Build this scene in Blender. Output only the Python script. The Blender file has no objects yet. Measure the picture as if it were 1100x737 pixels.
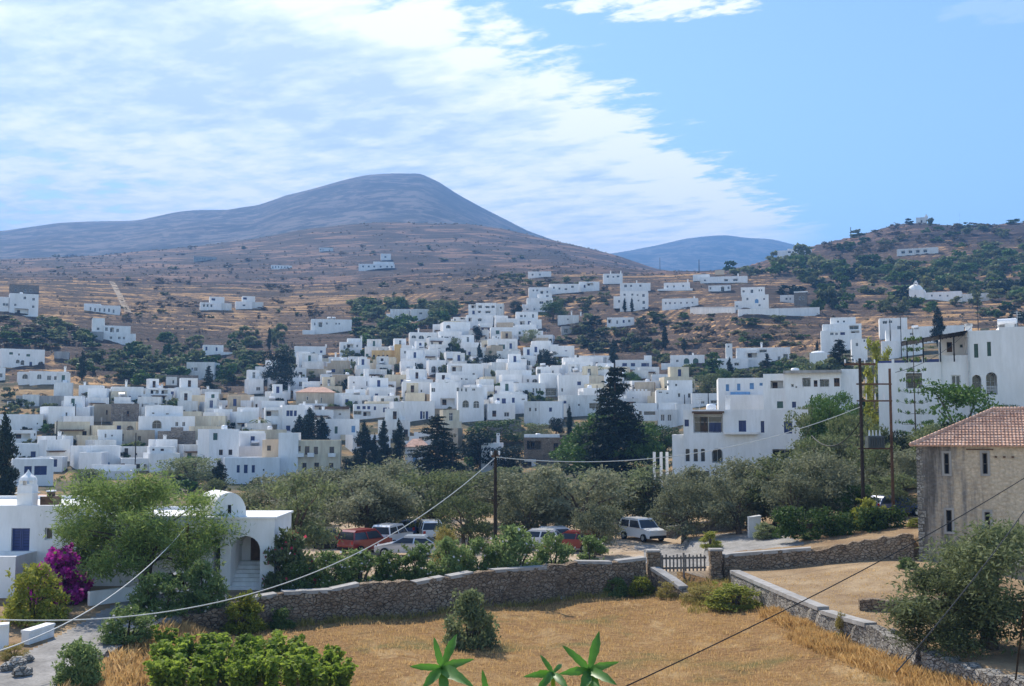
import bpy, math, random
import numpy as np
from mathutils import Vector
R=math.radians
random.seed(7); rng=np.random.default_rng(11)
S=bpy.context.scene
COL=S.collection
F=1180.0; HZ=460.0
PIT=math.atan((HZ-368.5)/F); CA,SA=math.cos(PIT),math.sin(PIT)
SUN_AZ=R(-28); SUN_EL=R(44)

# ---------------------------------------------------------------- camera
cam=bpy.data.cameras.new('camera'); camo=bpy.data.objects.new('camera',cam); COL.objects.link(camo)
cam.sensor_width=36; cam.lens=36*F/1100; cam.clip_start=.1; cam.clip_end=30000
camo.location=(0,0,0); camo.rotation_euler=(math.pi/2+PIT,0,0)
S.camera=camo
def W(px,py,Y):
    "the point at distance Y north of the viewpoint that is seen in the direction of a photo pixel"
    u=(px-550)/F; v=-(py-368.5)/F
    t=Y/(CA-v*SA)
    return (u*t, Y, t*(SA+v*CA))
def Zof(py,Y): return W(550,py,Y)[2]

# ---------------------------------------------------------------- tags
def tag(o,label=None,cat=None,group=None,kind=None):
    if label: o['label']=label
    if cat: o['category']=cat
    if group: o['group']=group
    if kind: o['kind']=kind
    return o
def empty(name,loc,rz=0):
    o=bpy.data.objects.new(name,None); COL.objects.link(o); o.location=loc; o.rotation_euler=(0,0,rz)
    o.empty_display_size=.2
    return o
def copy_tree(o):
    c=o.copy(); COL.objects.link(c)
    for ch in o.children:
        k=ch.copy(); COL.objects.link(k); k.parent=c
        for g in ch.children:
            q=g.copy(); COL.objects.link(q); q.parent=k
    return c

# ---------------------------------------------------------------- materials
def nn(nt,t,**kw):
    n=nt.nodes.new(t)
    for k,v in kw.items():
        if k.startswith('i_'): n.inputs[k[2:].replace('_',' ')].default_value=v
        else: setattr(n,k,v)
    return n
def newmat(name):
    m=bpy.data.materials.new(name); m.use_nodes=True
    nt=m.node_tree; b=nt.nodes['Principled BSDF']
    return m,nt,b
def ramp(nt,fac,stops):
    r=nn(nt,'ShaderNodeValToRGB'); cr=r.color_ramp
    while len(cr.elements)<len(stops): cr.elements.new(.5)
    for e,(p,c) in zip(cr.elements,stops):
        e.position=p; e.color=(*c,1)
    nt.links.new(fac,r.inputs['Fac']); return r.outputs['Color']
def noise(nt,scale,detail=4,rough=.55,vec=None,dist=0):
    n=nn(nt,'ShaderNodeTexNoise'); n.inputs['Scale'].default_value=scale; n.inputs['Detail'].default_value=detail
    n.inputs['Roughness'].default_value=rough; n.inputs['Distortion'].default_value=dist
    if vec is not None: nt.links.new(vec,n.inputs['Vector'])
    return n.outputs['Fac']
def pos(nt,scale=(1,1,1),src='Position'):
    if src=='Position': g=nn(nt,'ShaderNodeNewGeometry').outputs['Position']
    else: g=nn(nt,'ShaderNodeTexCoord').outputs['Object']
    m=nn(nt,'ShaderNodeMapping'); m.inputs['Scale'].default_value=scale
    nt.links.new(g,m.inputs['Vector']); return m.outputs['Vector']
def mixc(nt,fac,a,b,mode='MIX'):
    m=nn(nt,'ShaderNodeMix',data_type='RGBA',blend_type=mode)
    for sock,val in ((m.inputs[0],fac),(m.inputs[6],a),(m.inputs[7],b)):
        if hasattr(val,'links') or isinstance(val,bpy.types.NodeSocket): nt.links.new(val,sock)
        elif isinstance(val,tuple): sock.default_value=(*val,1)
        else: sock.default_value=val
    return m.outputs[2]
def bump(nt,b,h,strength=.5,dist=.05):
    n=nn(nt,'ShaderNodeBump'); n.inputs['Strength'].default_value=strength; n.inputs['Distance'].default_value=dist
    nt.links.new(h,n.inputs['Height']); nt.links.new(n.outputs['Normal'],b.inputs['Normal'])
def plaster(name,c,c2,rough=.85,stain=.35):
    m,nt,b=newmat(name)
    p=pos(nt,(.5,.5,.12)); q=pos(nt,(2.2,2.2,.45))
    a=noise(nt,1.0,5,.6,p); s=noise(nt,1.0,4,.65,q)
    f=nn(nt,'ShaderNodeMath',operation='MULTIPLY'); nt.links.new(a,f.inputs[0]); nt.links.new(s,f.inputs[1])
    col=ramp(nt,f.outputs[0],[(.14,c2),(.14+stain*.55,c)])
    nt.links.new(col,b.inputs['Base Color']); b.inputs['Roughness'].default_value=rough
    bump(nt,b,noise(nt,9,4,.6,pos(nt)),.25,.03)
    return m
def flat(name,c,rough=.5,var=.25,scale=3,metal=0):
    m,nt,b=newmat(name)
    n=noise(nt,scale,4,.6,pos(nt,src='Object'))
    d=tuple(x*(1-var) for x in c); l=tuple(min(1,x*(1+var*.6)) for x in c)
    nt.links.new(ramp(nt,n,[(.3,d),(.7,l)]),b.inputs['Base Color'])
    b.inputs['Roughness'].default_value=rough; b.inputs['Metallic'].default_value=metal
    return m
def stone(name,c1,c2,c3,mortar,scale=3.0,squash=1.6,depth=.08):
    m,nt,b=newmat(name)
    p=pos(nt,(1,1,squash))
    # warp so that courses are irregular
    nz=nn(nt,'ShaderNodeTexNoise'); nz.inputs['Scale'].default_value=1.3; nt.links.new(p,nz.inputs['Vector'])
    ad=nn(nt,'ShaderNodeMix',data_type='RGBA',blend_type='ADD'); ad.inputs[0].default_value=.6
    nt.links.new(p,ad.inputs[6]); nt.links.new(nz.outputs['Color'],ad.inputs[7])
    v=nn(nt,'ShaderNodeTexVoronoi'); v.inputs['Scale'].default_value=scale; nt.links.new(ad.outputs[2],v.inputs['Vector'])
    e=nn(nt,'ShaderNodeTexVoronoi',feature='DISTANCE_TO_EDGE'); e.inputs['Scale'].default_value=scale; nt.links.new(ad.outputs[2],e.inputs['Vector'])
    sep=nn(nt,'ShaderNodeSeparateColor'); nt.links.new(v.outputs['Color'],sep.inputs[0])
    col=ramp(nt,sep.outputs[0],[(.1,c1),(.5,c2),(.9,c3)])
    g=noise(nt,.35,4,.6,pos(nt)); col=mixc(nt,.45,col,ramp(nt,g,[(.35,c1),(.65,c3)]))
    gr=noise(nt,14,3,.7,pos(nt)); col=mixc(nt,.35,col,ramp(nt,gr,[(.3,(.2,.2,.2)),(.7,(1,1,1))]),'MULTIPLY')
    ed=nn(nt,'ShaderNodeMapRange'); ed.inputs[1].default_value=.01; ed.inputs[2].default_value=.09; nt.links.new(e.outputs['Distance'],ed.inputs[0])
    dd=noise(nt,1.1,4,.7,pos(nt)); col=mixc(nt,ramp(nt,dd,[(.42,(0,0,0)),(.68,(.75,.75,.75))]),mixc(nt,ed.outputs[0],mortar,col),tuple((x+y)/2 for x,y in zip(c1,c2)))
    nt.links.new(col,b.inputs['Base Color']); b.inputs['Roughness'].default_value=.9
    h=nn(nt,'ShaderNodeMath',operation='ADD'); nt.links.new(ed.outputs[0],h.inputs[0]); nt.links.new(gr,h.inputs[1])
    bump(nt,b,h.outputs[0],1,depth)
    return m
def leafmat(name,c1,c2,c3,tr=.35,rough=.72):
    m,nt,b=newmat(name)
    g=nn(nt,'ShaderNodeNewGeometry'); oi=nn(nt,'ShaderNodeObjectInfo')
    ad=nn(nt,'ShaderNodeMath',operation='MULTIPLY_ADD'); nt.links.new(oi.outputs['Random'],ad.inputs[0]); ad.inputs[1].default_value=.5
    n=noise(nt,.55,3,.6,pos(nt)); 
    mm=nn(nt,'ShaderNodeMath',operation='MULTIPLY'); nt.links.new(g.outputs['Random Per Island'],mm.inputs[0]); nt.links.new(n,mm.inputs[1])
    nt.links.new(mm.outputs[0],ad.inputs[2])
    col=ramp(nt,ad.outputs[0],[(.08,c1),(.38,c2),(.8,c3)])
    nt.links.new(col,b.inputs['Base Color']); b.inputs['Roughness'].default_value=rough
    t=nn(nt,'ShaderNodeBsdfTranslucent'); nt.links.new(col,t.inputs['Color'])
    mx=nn(nt,'ShaderNodeMixShader'); mx.inputs[0].default_value=tr
    nt.links.new(b.outputs[0],mx.inputs[1]); nt.links.new(t.outputs[0],mx.inputs[2])
    nt.links.new(mx.outputs[0],nt.nodes['Material Output'].inputs['Surface'])
    return m
M={}
M['white']=plaster('whitewash',(.81,.80,.785),(.70,.69,.665),stain=.36)
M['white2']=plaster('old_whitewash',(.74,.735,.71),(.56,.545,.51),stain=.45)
M['cream']=plaster('cream_plaster',(.70,.62,.46),(.55,.46,.33))
M['peach']=plaster('peach_plaster',(.72,.55,.38),(.6,.43,.28))
M['beige']=plaster('beige_plaster',(.56,.47,.35),(.36,.29,.21),stain=.55)
M['ochre']=plaster('ochre_plaster',(.62,.42,.19),(.45,.29,.13))
M['grey']=plaster('grey_render',(.44,.43,.41),(.27,.26,.25),stain=.55)
M['stone']=stone('rubble_stone',(.22,.155,.1),(.34,.25,.17),(.48,.39,.29),(.1,.074,.052),3.8)
M['stonepale']=stone('pale_rubble_stone',(.26,.235,.2),(.4,.37,.32),(.54,.51,.46),(.12,.105,.09),4.2)
M['farstone']=stone('far_stone',(.2,.17,.14),(.28,.24,.2),(.36,.32,.28),(.14,.12,.1),1.4)
M['coping']=plaster('concrete_coping',(.50,.48,.455),(.26,.245,.225),stain=.7)
M['conc']=plaster('grey_concrete',(.42,.41,.4),(.3,.29,.28),stain=.5)
M['blue']=flat('navy_paint',(.02,.042,.16),.45,.3,2)
M['lblue']=flat('light_blue_paint',(.12,.30,.56),.45,.25,2)
M['green']=flat('green_paint',(.035,.11,.085),.45,.3,2)
M['brown']=flat('brown_wood',(.13,.075,.045),.6,.35,4)
M['dark']=flat('dark_opening',(.02,.02,.024),.7,.3,2)
m,nt,b=newmat('window_glass'); b.inputs['Base Color'].default_value=(.03,.035,.045,1); b.inputs['Roughness'].default_value=.12; M['glass']=m
M['frame']=flat('white_paint',(.72,.72,.72),.5,.1)
M['metal']=flat('galvanised_metal',(.45,.46,.47),.4,.2,4,.6)
M['tank']=flat('tank_white',(.8,.8,.8),.35,.1)
m,nt,b=newmat('solar_panel'); b.inputs['Base Color'].default_value=(.03,.04,.08,1); b.inputs['Roughness'].default_value=.15; M['solar']=m
M['bark']=flat('olive_bark',(.11,.085,.065),.9,.5,5)
M['bark2']=flat('grey_bark',(.2,.175,.15),.9,.45,5)
M['pole']=flat('creosoted_wood',(.045,.034,.027),.85,.4,6)
M['pole2']=flat('brown_wood_pole',(.12,.07,.045),.85,.4,6)
M['cablew']=flat('pale_cable',(.62,.61,.56),.6,.1)
M['cabled']=flat('black_cable',(.02,.018,.016),.6,.1)
M['oliveL']=leafmat('olive_leaf',(.088,.097,.053),(.15,.162,.09),(.245,.252,.155),.36)
M['olive2L']=leafmat('green_olive_leaf',(.065,.082,.034),(.12,.145,.058),(.2,.23,.11),.4)
M['tamL']=leafmat('feathery_leaf',(.08,.125,.03),(.135,.2,.05),(.23,.3,.085),.42)
M['oleL']=leafmat('oleander_leaf',(.07,.11,.03),(.13,.19,.055),(.23,.3,.11),.42)
M['bushL']=leafmat('grey_bush_leaf',(.11,.14,.055),(.18,.215,.095),(.28,.31,.16),.42)
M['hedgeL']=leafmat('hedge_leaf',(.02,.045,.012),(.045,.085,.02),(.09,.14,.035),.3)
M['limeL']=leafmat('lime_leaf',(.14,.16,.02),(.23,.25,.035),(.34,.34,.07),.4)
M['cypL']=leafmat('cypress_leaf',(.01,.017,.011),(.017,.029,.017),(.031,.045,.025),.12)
M['pineL']=leafmat('pine_leaf',(.024,.05,.013),(.052,.1,.022),(.11,.19,.04),.2)
M['vineL']=leafmat('vine_leaf',(.10,.15,.018),(.18,.26,.03),(.3,.38,.06),.5)
M['hillL']=leafmat('hill_tree_leaf',(.06,.075,.034),(.11,.13,.058),(.18,.2,.09),.35)
M['scrubL']=leafmat('scrub_leaf',(.085,.072,.05),(.13,.108,.075),(.19,.155,.105),.25)
M['bougL']=leafmat('magenta_bract',(.17,.008,.12),(.3,.016,.22),(.5,.05,.38),.4)
M['redL']=leafmat('pink_flower',(.35,.03,.06),(.55,.07,.12),(.6,.15,.2),.4)
M['whiteF']=leafmat('pale_flower',(.6,.5,.5),(.7,.62,.6),(.8,.75,.72),.3)
M['strawL']=leafmat('dry_grass',(.40,.24,.085),(.57,.365,.14),(.72,.50,.24),.4)
M['dryL']=leafmat('dry_shrub',(.2,.16,.04),(.3,.25,.07),(.4,.33,.11),.4)

# ---------------------------------------------------------------- mesh collector
class MB:
    def __init__(s): s.v=[]; s.f=[]; s.m=[]
    def add(s,vs,fs,mi=0):
        o=len(s.v); s.v+= [tuple(p) for p in vs]
        for f in fs: s.f.append(tuple(i+o for i in f)); s.m.append(mi)
        return s
    def quad(s,a,b,c,d,mi=0): return s.add([a,b,c,d],[(0,1,2,3)],mi)
    def box(s,x0,x1,y0,y1,z0,z1,mi=0):
        v=[(x0,y0,z0),(x1,y0,z0),(x1,y1,z0),(x0,y1,z0),(x0,y0,z1),(x1,y0,z1),(x1,y1,z1),(x0,y1,z1)]
        return s.add(v,[(0,3,2,1),(4,5,6,7),(0,1,5,4),(1,2,6,5),(2,3,7,6),(3,0,4,7)],mi)
    def tube(s,pts,rad,n=6,mi=0,cap=True):
        pts=[Vector(p) for p in pts]
        if not hasattr(rad,'__len__'): rad=[rad]*len(pts)
        vs=[];fs=[]
        for i,p in enumerate(pts):
            d=(pts[min(i+1,len(pts)-1)]-pts[max(i-1,0)]).normalized()
            a=d.orthogonal().normalized() if abs(d.z)<.9 else Vector((1,0,0))
            a=(a-d*a.dot(d)).normalized(); b=d.cross(a)
            for k in range(n):
                t=2*math.pi*k/n; vs.append(p+(a*math.cos(t)+b*math.sin(t))*rad[i])
        for i in range(len(pts)-1):
            for k in range(n):
                fs.append((i*n+k,i*n+(k+1)%n,(i+1)*n+(k+1)%n,(i+1)*n+k))
        if cap:
            fs.append(tuple(range(n))[::-1]); fs.append(tuple((len(pts)-1)*n+k for k in range(n)))
        return s.add(vs,fs,mi)
    def lathe(s,prof,cx=0,cy=0,n=16,mi=0):
        vs=[];fs=[]
        for r,z in prof:
            for k in range(n):
                t=2*math.pi*k/n; vs.append((cx+r*math.cos(t),cy+r*math.sin(t),z))
        for i in range(len(prof)-1):
            for k in range(n): fs.append((i*n+k,i*n+(k+1)%n,(i+1)*n+(k+1)%n,(i+1)*n+k))
        fs.append(tuple(range(n))[::-1]); fs.append(tuple((len(prof)-1)*n+k for k in range(n)))
        return s.add(vs,fs,mi)
    def mesh(s,name,mats,smooth=False):
        me=bpy.data.meshes.new(name); me.from_pydata(s.v,[],s.f)
        if not isinstance(mats,(list,tuple)): mats=[mats]
        for m in mats: me.materials.append(M[m] if isinstance(m,str) else m)
        if len(mats)>1: me.polygons.foreach_set('material_index',s.m)
        if smooth: me.shade_smooth()
        me.validate(); me.update(); return me
    def build(s,name,mats,parent=None,smooth=False):
        o=bpy.data.objects.new(name,s.mesh(name,mats,smooth)); COL.objects.link(o)
        if parent is not None: o.parent=parent
        return o
def quads_mesh(name,V,mat):
    "a mesh out of an (n,4,3) array of quads"
    n=len(V); me=bpy.data.meshes.new(name)
    me.vertices.add(n*4); me.vertices.foreach_set('co',np.ascontiguousarray(V,dtype=np.float32).ravel())
    me.loops.add(n*4); me.loops.foreach_set('vertex_index',np.arange(n*4,dtype=np.int32))
    me.polygons.add(n); me.polygons.foreach_set('loop_start',np.arange(0,n*4,4,dtype=np.int32))
    me.polygons.foreach_set('loop_total',np.full(n,4,dtype=np.int32))
    me.materials.append(M[mat] if isinstance(mat,str) else mat)
    me.update(calc_edges=True); return me
def obj(name,me,parent=None,loc=None):
    o=bpy.data.objects.new(name,me); COL.objects.link(o)
    if parent is not None: o.parent=parent
    if loc is not None: o.location=loc
    return o

# ---------------------------------------------------------------- terrain
def sm(a,b,x): 
    t=np.clip((x-a)/(b-a),0,1); return t*t*(3-2*t)
CX=[-250,0,100,200,300,400,500,600,700,800,900,1000,1100,1350]
ST={
95:[576,575,575,574,573,572,572,571,568,560,548,505,480,470],
130:[550,550,550,550,548,546,545,543,535,515,480,452,440,430],
170:[526,528,530,532,533,531,528,524,515,490,455,430,420,410],
215:[505,508,514,519,522,519,511,501,491,463,432,408,398,390],
250:[466,472,477,482,487,485,474,464,457,438,413,392,382,372],
300:[424,430,435,443,446,441,433,429,426,412,386,371,363,355],
340:[392,398,405,416,416,413,406,405,403,392,368,356,351,345],
400:[345,350,368,388,389,385,378,376,366,338,346,339,336,330],
460:[326,330,343,356,359,359,350,345,335,323,326,323,319,312],
520:[314,318,326,335,338,338,328,320,315,311,311,308,301,296],
600:[304,308,312,318,320,318,308,304,302,299,295,288,282,276],
700:[297,300,303,306,308,304,298,294,295,292,276,264,261,255],
}
RID={
850:[(-250,290),(0,293),(200,297),(300,298),(400,292),(500,288),(600,286),(700,291),(760,291),(800,287),(850,272),(880,263),(905,257),(930,251),(960,242),(985,238),(1010,239),(1040,242),(1065,239),(1100,236),(1350,228)],
1200:[(-250,285),(0,282),(200,279),(300,272),(400,264),(500,264),(600,272),(700,291),(800,296),(900,285),(1000,268),(1100,264),(1350,258)],
1500:[(-250,282),(0,278),(100,275),(200,266),(273,256),(327,245),(370,241),(415,239),(460,239.5),(502,240.5),(545,247),(582,256),(636,267),(664,273.5),(707,288),(800,300),(1100,300),(1350,300)],
2000:[(-250,290),(0,285),(200,276),(400,258),(500,258),(600,270),(700,292),(900,306),(1350,306)],
3500:[(-250,256),(0,250),(55,241),(100,240),(136,237.5),(191,229),(240,225),(273,221),(305,208),(349,197.5),(393,187.5),(425,185.3),(450,186.5),(470,196),(491,210),(518,225.5),(567,250),(620,270),(700,295),(1350,310)],
4300:[(-250,275),(0,270),(200,250),(425,212),(500,240),(600,275),(700,290),(1350,312)],
5600:[(-250,300),(600,288),(660,274.5),(700,267),(740,258),(785,254),(830,257),(865,264),(920,275),(1000,290),(1350,300)],
8000:[(-250,330),(1350,330)],
}
Ystat=sorted(list(ST)+list(RID))
PX=np.arange(-250,1351,5.0)
def station(Y):
    if Y in ST: py=np.interp(PX,CX,ST[Y])
    else: py=np.interp(PX,[a for a,_ in RID[Y]],[b for _,b in RID[Y]])
    k=np.array([.25,.5,.25]); py[1:-1]=np.convolve(py,k,'valid')
    v=-(py-368.5)/F
    return Y*(SA+v*CA)/(CA-v*SA)
ZS=np.array([station(Y) for Y in Ystat]); Ys=np.array(Ystat,float)
def far(Y):
    i=int(np.clip(np.searchsorted(Ys,Y)-1,0,len(Ys)-2))
    t=(Y-Ys[i])/(Ys[i+1]-Ys[i]); t=min(max(t,0),1)
    # catmull-rom, limited
    z0,z1=ZS[i],ZS[i+1]
    h=Ys[i+1]-Ys[i]
    m0=(ZS[i+1]-ZS[i-1])/(Ys[i+1]-Ys[i-1])*h if i>0 else (z1-z0)
    m1=(ZS[i+2]-ZS[i])/(Ys[i+2]-Ys[i])*h if i+2<len(Ys) else (z1-z0)
    d=z1-z0
    lo=np.minimum(0,3*d); hi=np.maximum(0,3*d)
    m0=np.clip(m0,lo,hi); m1=np.clip(m1,lo,hi)
    return (2*t**3-3*t**2+1)*z0+(t**3-2*t**2+t)*m0+(-2*t**3+3*t**2)*z1+(t**3-t**2)*m1
WA=[(-17.5,55.0),(-14.8,56.4),(-12.3,57.9),(-7.65,60.2),(-2.7,63.3),(2.8,66.9),(8.1,68.4),(9.1,68.9),(12.4,69.4),(13.6,70.0),(19.2,68.6),(24.6,66.6),(40,62)]
WB=[(13.25,66.6),(14.3,56.6),(15.2,50.2),(16.35,44.3),(18.1,38.6),(22,30)]
def near(x,Y):
    Ya=np.interp(x,[a for a,_ in WA],[b for _,b in WA])
    Xb=np.interp(Y,[b for _,b in WB][::-1],[a for a,_ in WB][::-1])
    zp=np.interp(Y,[30,43,52,58,62],[-10.1,-9.66,-9.34,-9.1,-8.9])
    zf=-10.2+.55*sm(6,15,x)+.35*sm(60,69,Y)*sm(6,9.5,x)+.12*np.sin(x*.7+Y*.35)*sm(-12,-6,x)*sm(12,6,x)
    zf=zf+(zp-zf)*sm(-14.2,-17.2,x)
    zt=-8.8+.95*sm(14,24,x)*sm(50,66,Y)
    inb=sm(-.15,.15,x-Xb-.3)
    zf=zf+(zt-zf)*inb
    zb=np.where(x<13,-8.95+0*x,-8.3+1.7*(np.clip(x,13,26)-13)/11.6)
    zb=zb+(zp-zb)*sm(-11,-15,x)
    bk=sm(.15,.5,Y-Ya)
    bk=np.where(x<-17.2,1,bk)
    z=zf+(zb-zf)*bk
    # the hill the viewer stands on
    zh=np.interp(Y,[0,4.6,5.4,9,16,28,38],[-1.68,-1.68,-1.95,-4.6,-7.6,-9.7,-10.2])
    return np.where(Y<38,zh+(z+10.2)*(Y/38)**2,z)
def noise2(x,y,s,seed):
    r=np.random.default_rng(seed); out=np.zeros_like(x)
    for k in range(5):
        a=r.uniform(0,6.28); f=s*r.uniform(.7,1.6); 
        out+=np.sin((x*np.cos(a)+y*np.sin(a))*f+r.uniform(0,6.28)+1.3*np.sin((x*np.sin(a)-y*np.cos(a))*f*.6))
    return out/5
ROWS=np.concatenate([np.arange(1,38,1.5),np.arange(38,78,.4),np.arange(78,130,1.0),np.arange(130,280,2.5),np.arange(280,760,2.2),np.arange(760,1600,9),np.arange(1600,8001,64)])
SS=(PX-550)/F
GZ=np.zeros((len(ROWS),len(PX)))
for j,Y in enumerate(ROWS):
    x=SS*Y
    zn=near(x,np.full_like(x,Y)); zf=far(max(Y,95))
    t=float(sm(76,95,np.array(Y))); z=zn*(1-t)+zf*t
    if Y>130:
        amp=min(1,(Y-130)/150)
        a=noise2(x,np.full_like(x,Y),.05,3)*.5*amp
        if Y>300: a=a+noise2(x,np.full_like(x,Y),.018,5)*min(2.2,(Y-300)/200)*1.0
        if Y>700: a=a+noise2(x,np.full_like(x,Y),.008,6)*min(6,(Y-700)/120)
        if Y>1700: a=a*.8+noise2(x,np.full_like(x,Y),.004,8)*9+noise2(x,np.full_like(x,Y),.013,18)*6
        z=z+a
        if 290<Y<1250:   # dry-stone terraces follow the contour
            st=2.6 if Y<700 else 5.0
            zz=z+noise2(x,np.full_like(x,Y),.03,9)*.8
            fr=zz/st-np.floor(zz/st)
            ter=(np.floor(zz/st)+sm(.62,1.0,fr))*st-(zz-z)
            k=.8*min(1,(Y-290)/60)*min(1,(1250-Y)/200)
            z=z*(1-k)+ter*k
    GZ[j]=z
def ground(x,Y):
    j=int(np.clip(np.searchsorted(ROWS,Y)-1,0,len(ROWS)-2)); t=(Y-ROWS[j])/(ROWS[j+1]-ROWS[j])
    s=(x/Y-SS[0])/(SS[1]-SS[0]); i=int(np.clip(math.floor(s),0,len(PX)-2)); q=min(max(s-i,0),1)
    a=GZ[j,i]*(1-q)+GZ[j,i+1]*q; b=GZ[j+1,i]*(1-q)+GZ[j+1,i+1]*q
    return float(a*(1-t)+b*t)
def hit(px,py,y0=72,y1=4000):
    "distance at which the line of sight through a photo pixel meets the ground"
    u=(px-550)/F; v=-(py-368.5)/F; t=ROWS/(CA-v*SA); s=(u*t/ROWS-SS[0])/(SS[1]-SS[0])
    q=np.clip(np.floor(s).astype(int),0,len(PX)-2); f=np.clip(s-q,0,1); k=np.arange(len(ROWS))
    dlt=GZ[k,q]*(1-f)+GZ[k,q+1]*f-t*(SA+v*CA)
    ok=np.nonzero((dlt>=0)&(ROWS>=y0)&(ROWS<=y1))[0]
    if len(ok)==0: return y1
    n=ok[0]
    if n==0 or ROWS[n-1]<y0: return float(max(ROWS[n],y0))
    r=-dlt[n-1]/(dlt[n]-dlt[n-1]+1e-9); return float(ROWS[n-1]+(ROWS[n]-ROWS[n-1])*min(max(r,0),1))
def on(px,Y):
    x=(px-550)/F*Y*1.0
    for _ in range(3):
        z=ground(x,Y); 
        # invert the view: column of px at this height
        t=(Y*CA+z*SA); x=(px-550)/F*t
    return (x,Y,ground(x,Y))
# ---------------------------------------------------------------- ground materials
def mat_field():
    m,nt,b=newmat('dry_stubble')
    p=pos(nt); a=noise(nt,.22,5,.65,p); 
    mp=pos(nt,(1.0,3.2,1)); r=noise(nt,1.1,5,.7,mp,.6); f=noise(nt,9,4,.75,p)
    c=ramp(nt,a,[(.3,(.36,.195,.085)),(.5,(.47,.275,.12)),(.7,(.58,.37,.175))])
    c=mixc(nt,.55,c,ramp(nt,r,[(.32,(.2,.11,.055)),(.52,(.44,.27,.125)),(.72,(.64,.46,.24))]))
    c=mixc(nt,.6,c,ramp(nt,f,[(.3,(.35,.33,.3)),(.65,(1.35,1.3,1.2))]),'MULTIPLY')
    gp=noise(nt,.16,4,.6,pos(nt,(1,1.6,1)),.8); gm=ramp(nt,gp,[(.56,(0,0,0)),(.68,(1,1,1))]); c=mixc(nt,gm,c,(.26,.215,.085))
    pl=noise(nt,.3,5,.7,pos(nt,(1.4,.8,1)),.5); pm=ramp(nt,pl,[(.54,(0,0,0)),(.66,(.85,.85,.85))]); c=mixc(nt,pm,c,(.68,.47,.24))
    bs=noise(nt,.5,5,.7,pos(nt,(.8,1.7,1)),.3); bm=ramp(nt,bs,[(.30,(.8,.8,.8)),(.41,(0,0,0))]); c=mixc(nt,bm,c,(.2,.115,.062))
    nt.links.new(c,b.inputs['Base Color']); b.inputs['Roughness'].default_value=.95
    ad=nn(nt,'ShaderNodeMath',operation='ADD'); nt.links.new(r,ad.inputs[0]); nt.links.new(f,ad.inputs[1])
    bump(nt,b,ad.outputs[0],1,.3); return m
def mat_dirt(name,c1,c2,c3,sc=.4,bd=.06):
    m,nt,b=newmat(name)
    p=pos(nt); a=noise(nt,sc,5,.65,p); f=noise(nt,7,4,.7,p)
    c=ramp(nt,a,[(.3,c1),(.5,c2),(.7,c3)])
    c=mixc(nt,.5,c,ramp(nt,f,[(.3,(.45,.45,.45)),(.65,(1.1,1.1,1.1))]),'MULTIPLY')
    nt.links.new(c,b.inputs['Base Color']); b.inputs['Roughness'].default_value=.95
    bump(nt,b,f,.8,bd); return m
def mat_hill(name,straw,scrub,rock,zs,xs,mixlo,mixhi,patch):
    m,nt,b=newmat(name)
    p=pos(nt,(xs,xs,zs)); a=noise(nt,1,6,.62,p,.9)          # streaks that follow the contour
    q=pos(nt,(patch,patch,patch*.6)); big=noise(nt,1,5,.6,q)
    fine=noise(nt,1,4,.75,pos(nt,(.5,.5,.9)))
    v=nn(nt,'ShaderNodeMath',operation='MULTIPLY_ADD'); nt.links.new(big,v.inputs[0]); v.inputs[1].default_value=.55; 
    s=nn(nt,'ShaderNodeMath',operation='MULTIPLY'); nt.links.new(a,s.inputs[0]); s.inputs[1].default_value=.95
    nt.links.new(s.outputs[0],v.inputs[2])
    v2=nn(nt,'ShaderNodeMath',operation='MULTIPLY_ADD'); nt.links.new(fine,v2.inputs[0]); v2.inputs[1].default_value=.35; nt.links.new(v.outputs[0],v2.inputs[2])
    c=ramp(nt,v2.outputs[0],[(mixlo,scrub),((mixlo+mixhi)/2,rock),(mixhi,straw)])
    at=nn(nt,'ShaderNodeAttribute',attribute_name='straw')
    sn=nn(nt,'ShaderNodeMath',operation='MULTIPLY_ADD'); nt.links.new(a,sn.inputs[0]); sn.inputs[1].default_value=-1.6; nt.links.new(at.outputs['Fac'],sn.inputs[2])
    mr=nn(nt,'ShaderNodeMapRange'); nt.links.new(sn.outputs[0],mr.inputs[0]); mr.inputs[1].default_value=-.45; mr.inputs[2].default_value=.1
    c=mixc(nt,mr.outputs[0],c,ramp(nt,fine,[(.3,tuple(x*.75 for x in straw)),(.65,tuple(x*1.35 for x in straw))]))
    ge=nn(nt,'ShaderNodeNewGeometry'); sz=nn(nt,'ShaderNodeSeparateXYZ'); nt.links.new(ge.outputs['True Normal'],sz.inputs[0])
    rs=nn(nt,'ShaderNodeMapRange'); nt.links.new(sz.outputs[2],rs.inputs[0]); rs.inputs[1].default_value=.93; rs.inputs[2].default_value=.80
    c=mixc(nt,rs.outputs[0],c,tuple(x*.8 for x in rock))
    nt.links.new(c,b.inputs['Base Color']); b.inputs['Roughness'].default_value=.95
    bump(nt,b,fine,1,.8)
    return m
M['field']=mat_field()
M['dirt']=mat_dirt('car_park_dirt',(.30,.21,.13),(.42,.32,.22),(.52,.42,.31))
M['terrace']=mat_dirt('dry_terrace_soil',(.2,.13,.075),(.31,.215,.125),(.42,.31,.19),.3,.1)
M['pathm']=mat_dirt('worn_concrete_path',(.2,.19,.175),(.28,.265,.245),(.37,.35,.325),.7,.02)
M['village']=mat_hill('village_ground',(.27,.18,.09),(.06,.062,.036),(.125,.11,.075),.4,.05,.80,1.08,.03)
M['hill']=mat_hill('terraced_slope',(.48,.285,.13),(.055,.045,.036),(.13,.092,.07),.42,.03,.82,1.10,.012)
M['upper']=mat_hill('upper_slope',(.21,.13,.095),(.04,.034,.034),(.082,.062,.058),.14,.017,.80,1.12,.009)
M['mount']=mat_hill('mountain_rock',(.15,.12,.10),(.018,.018,.02),(.055,.046,.044),.03,.02,.8,1.06,.006)

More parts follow.
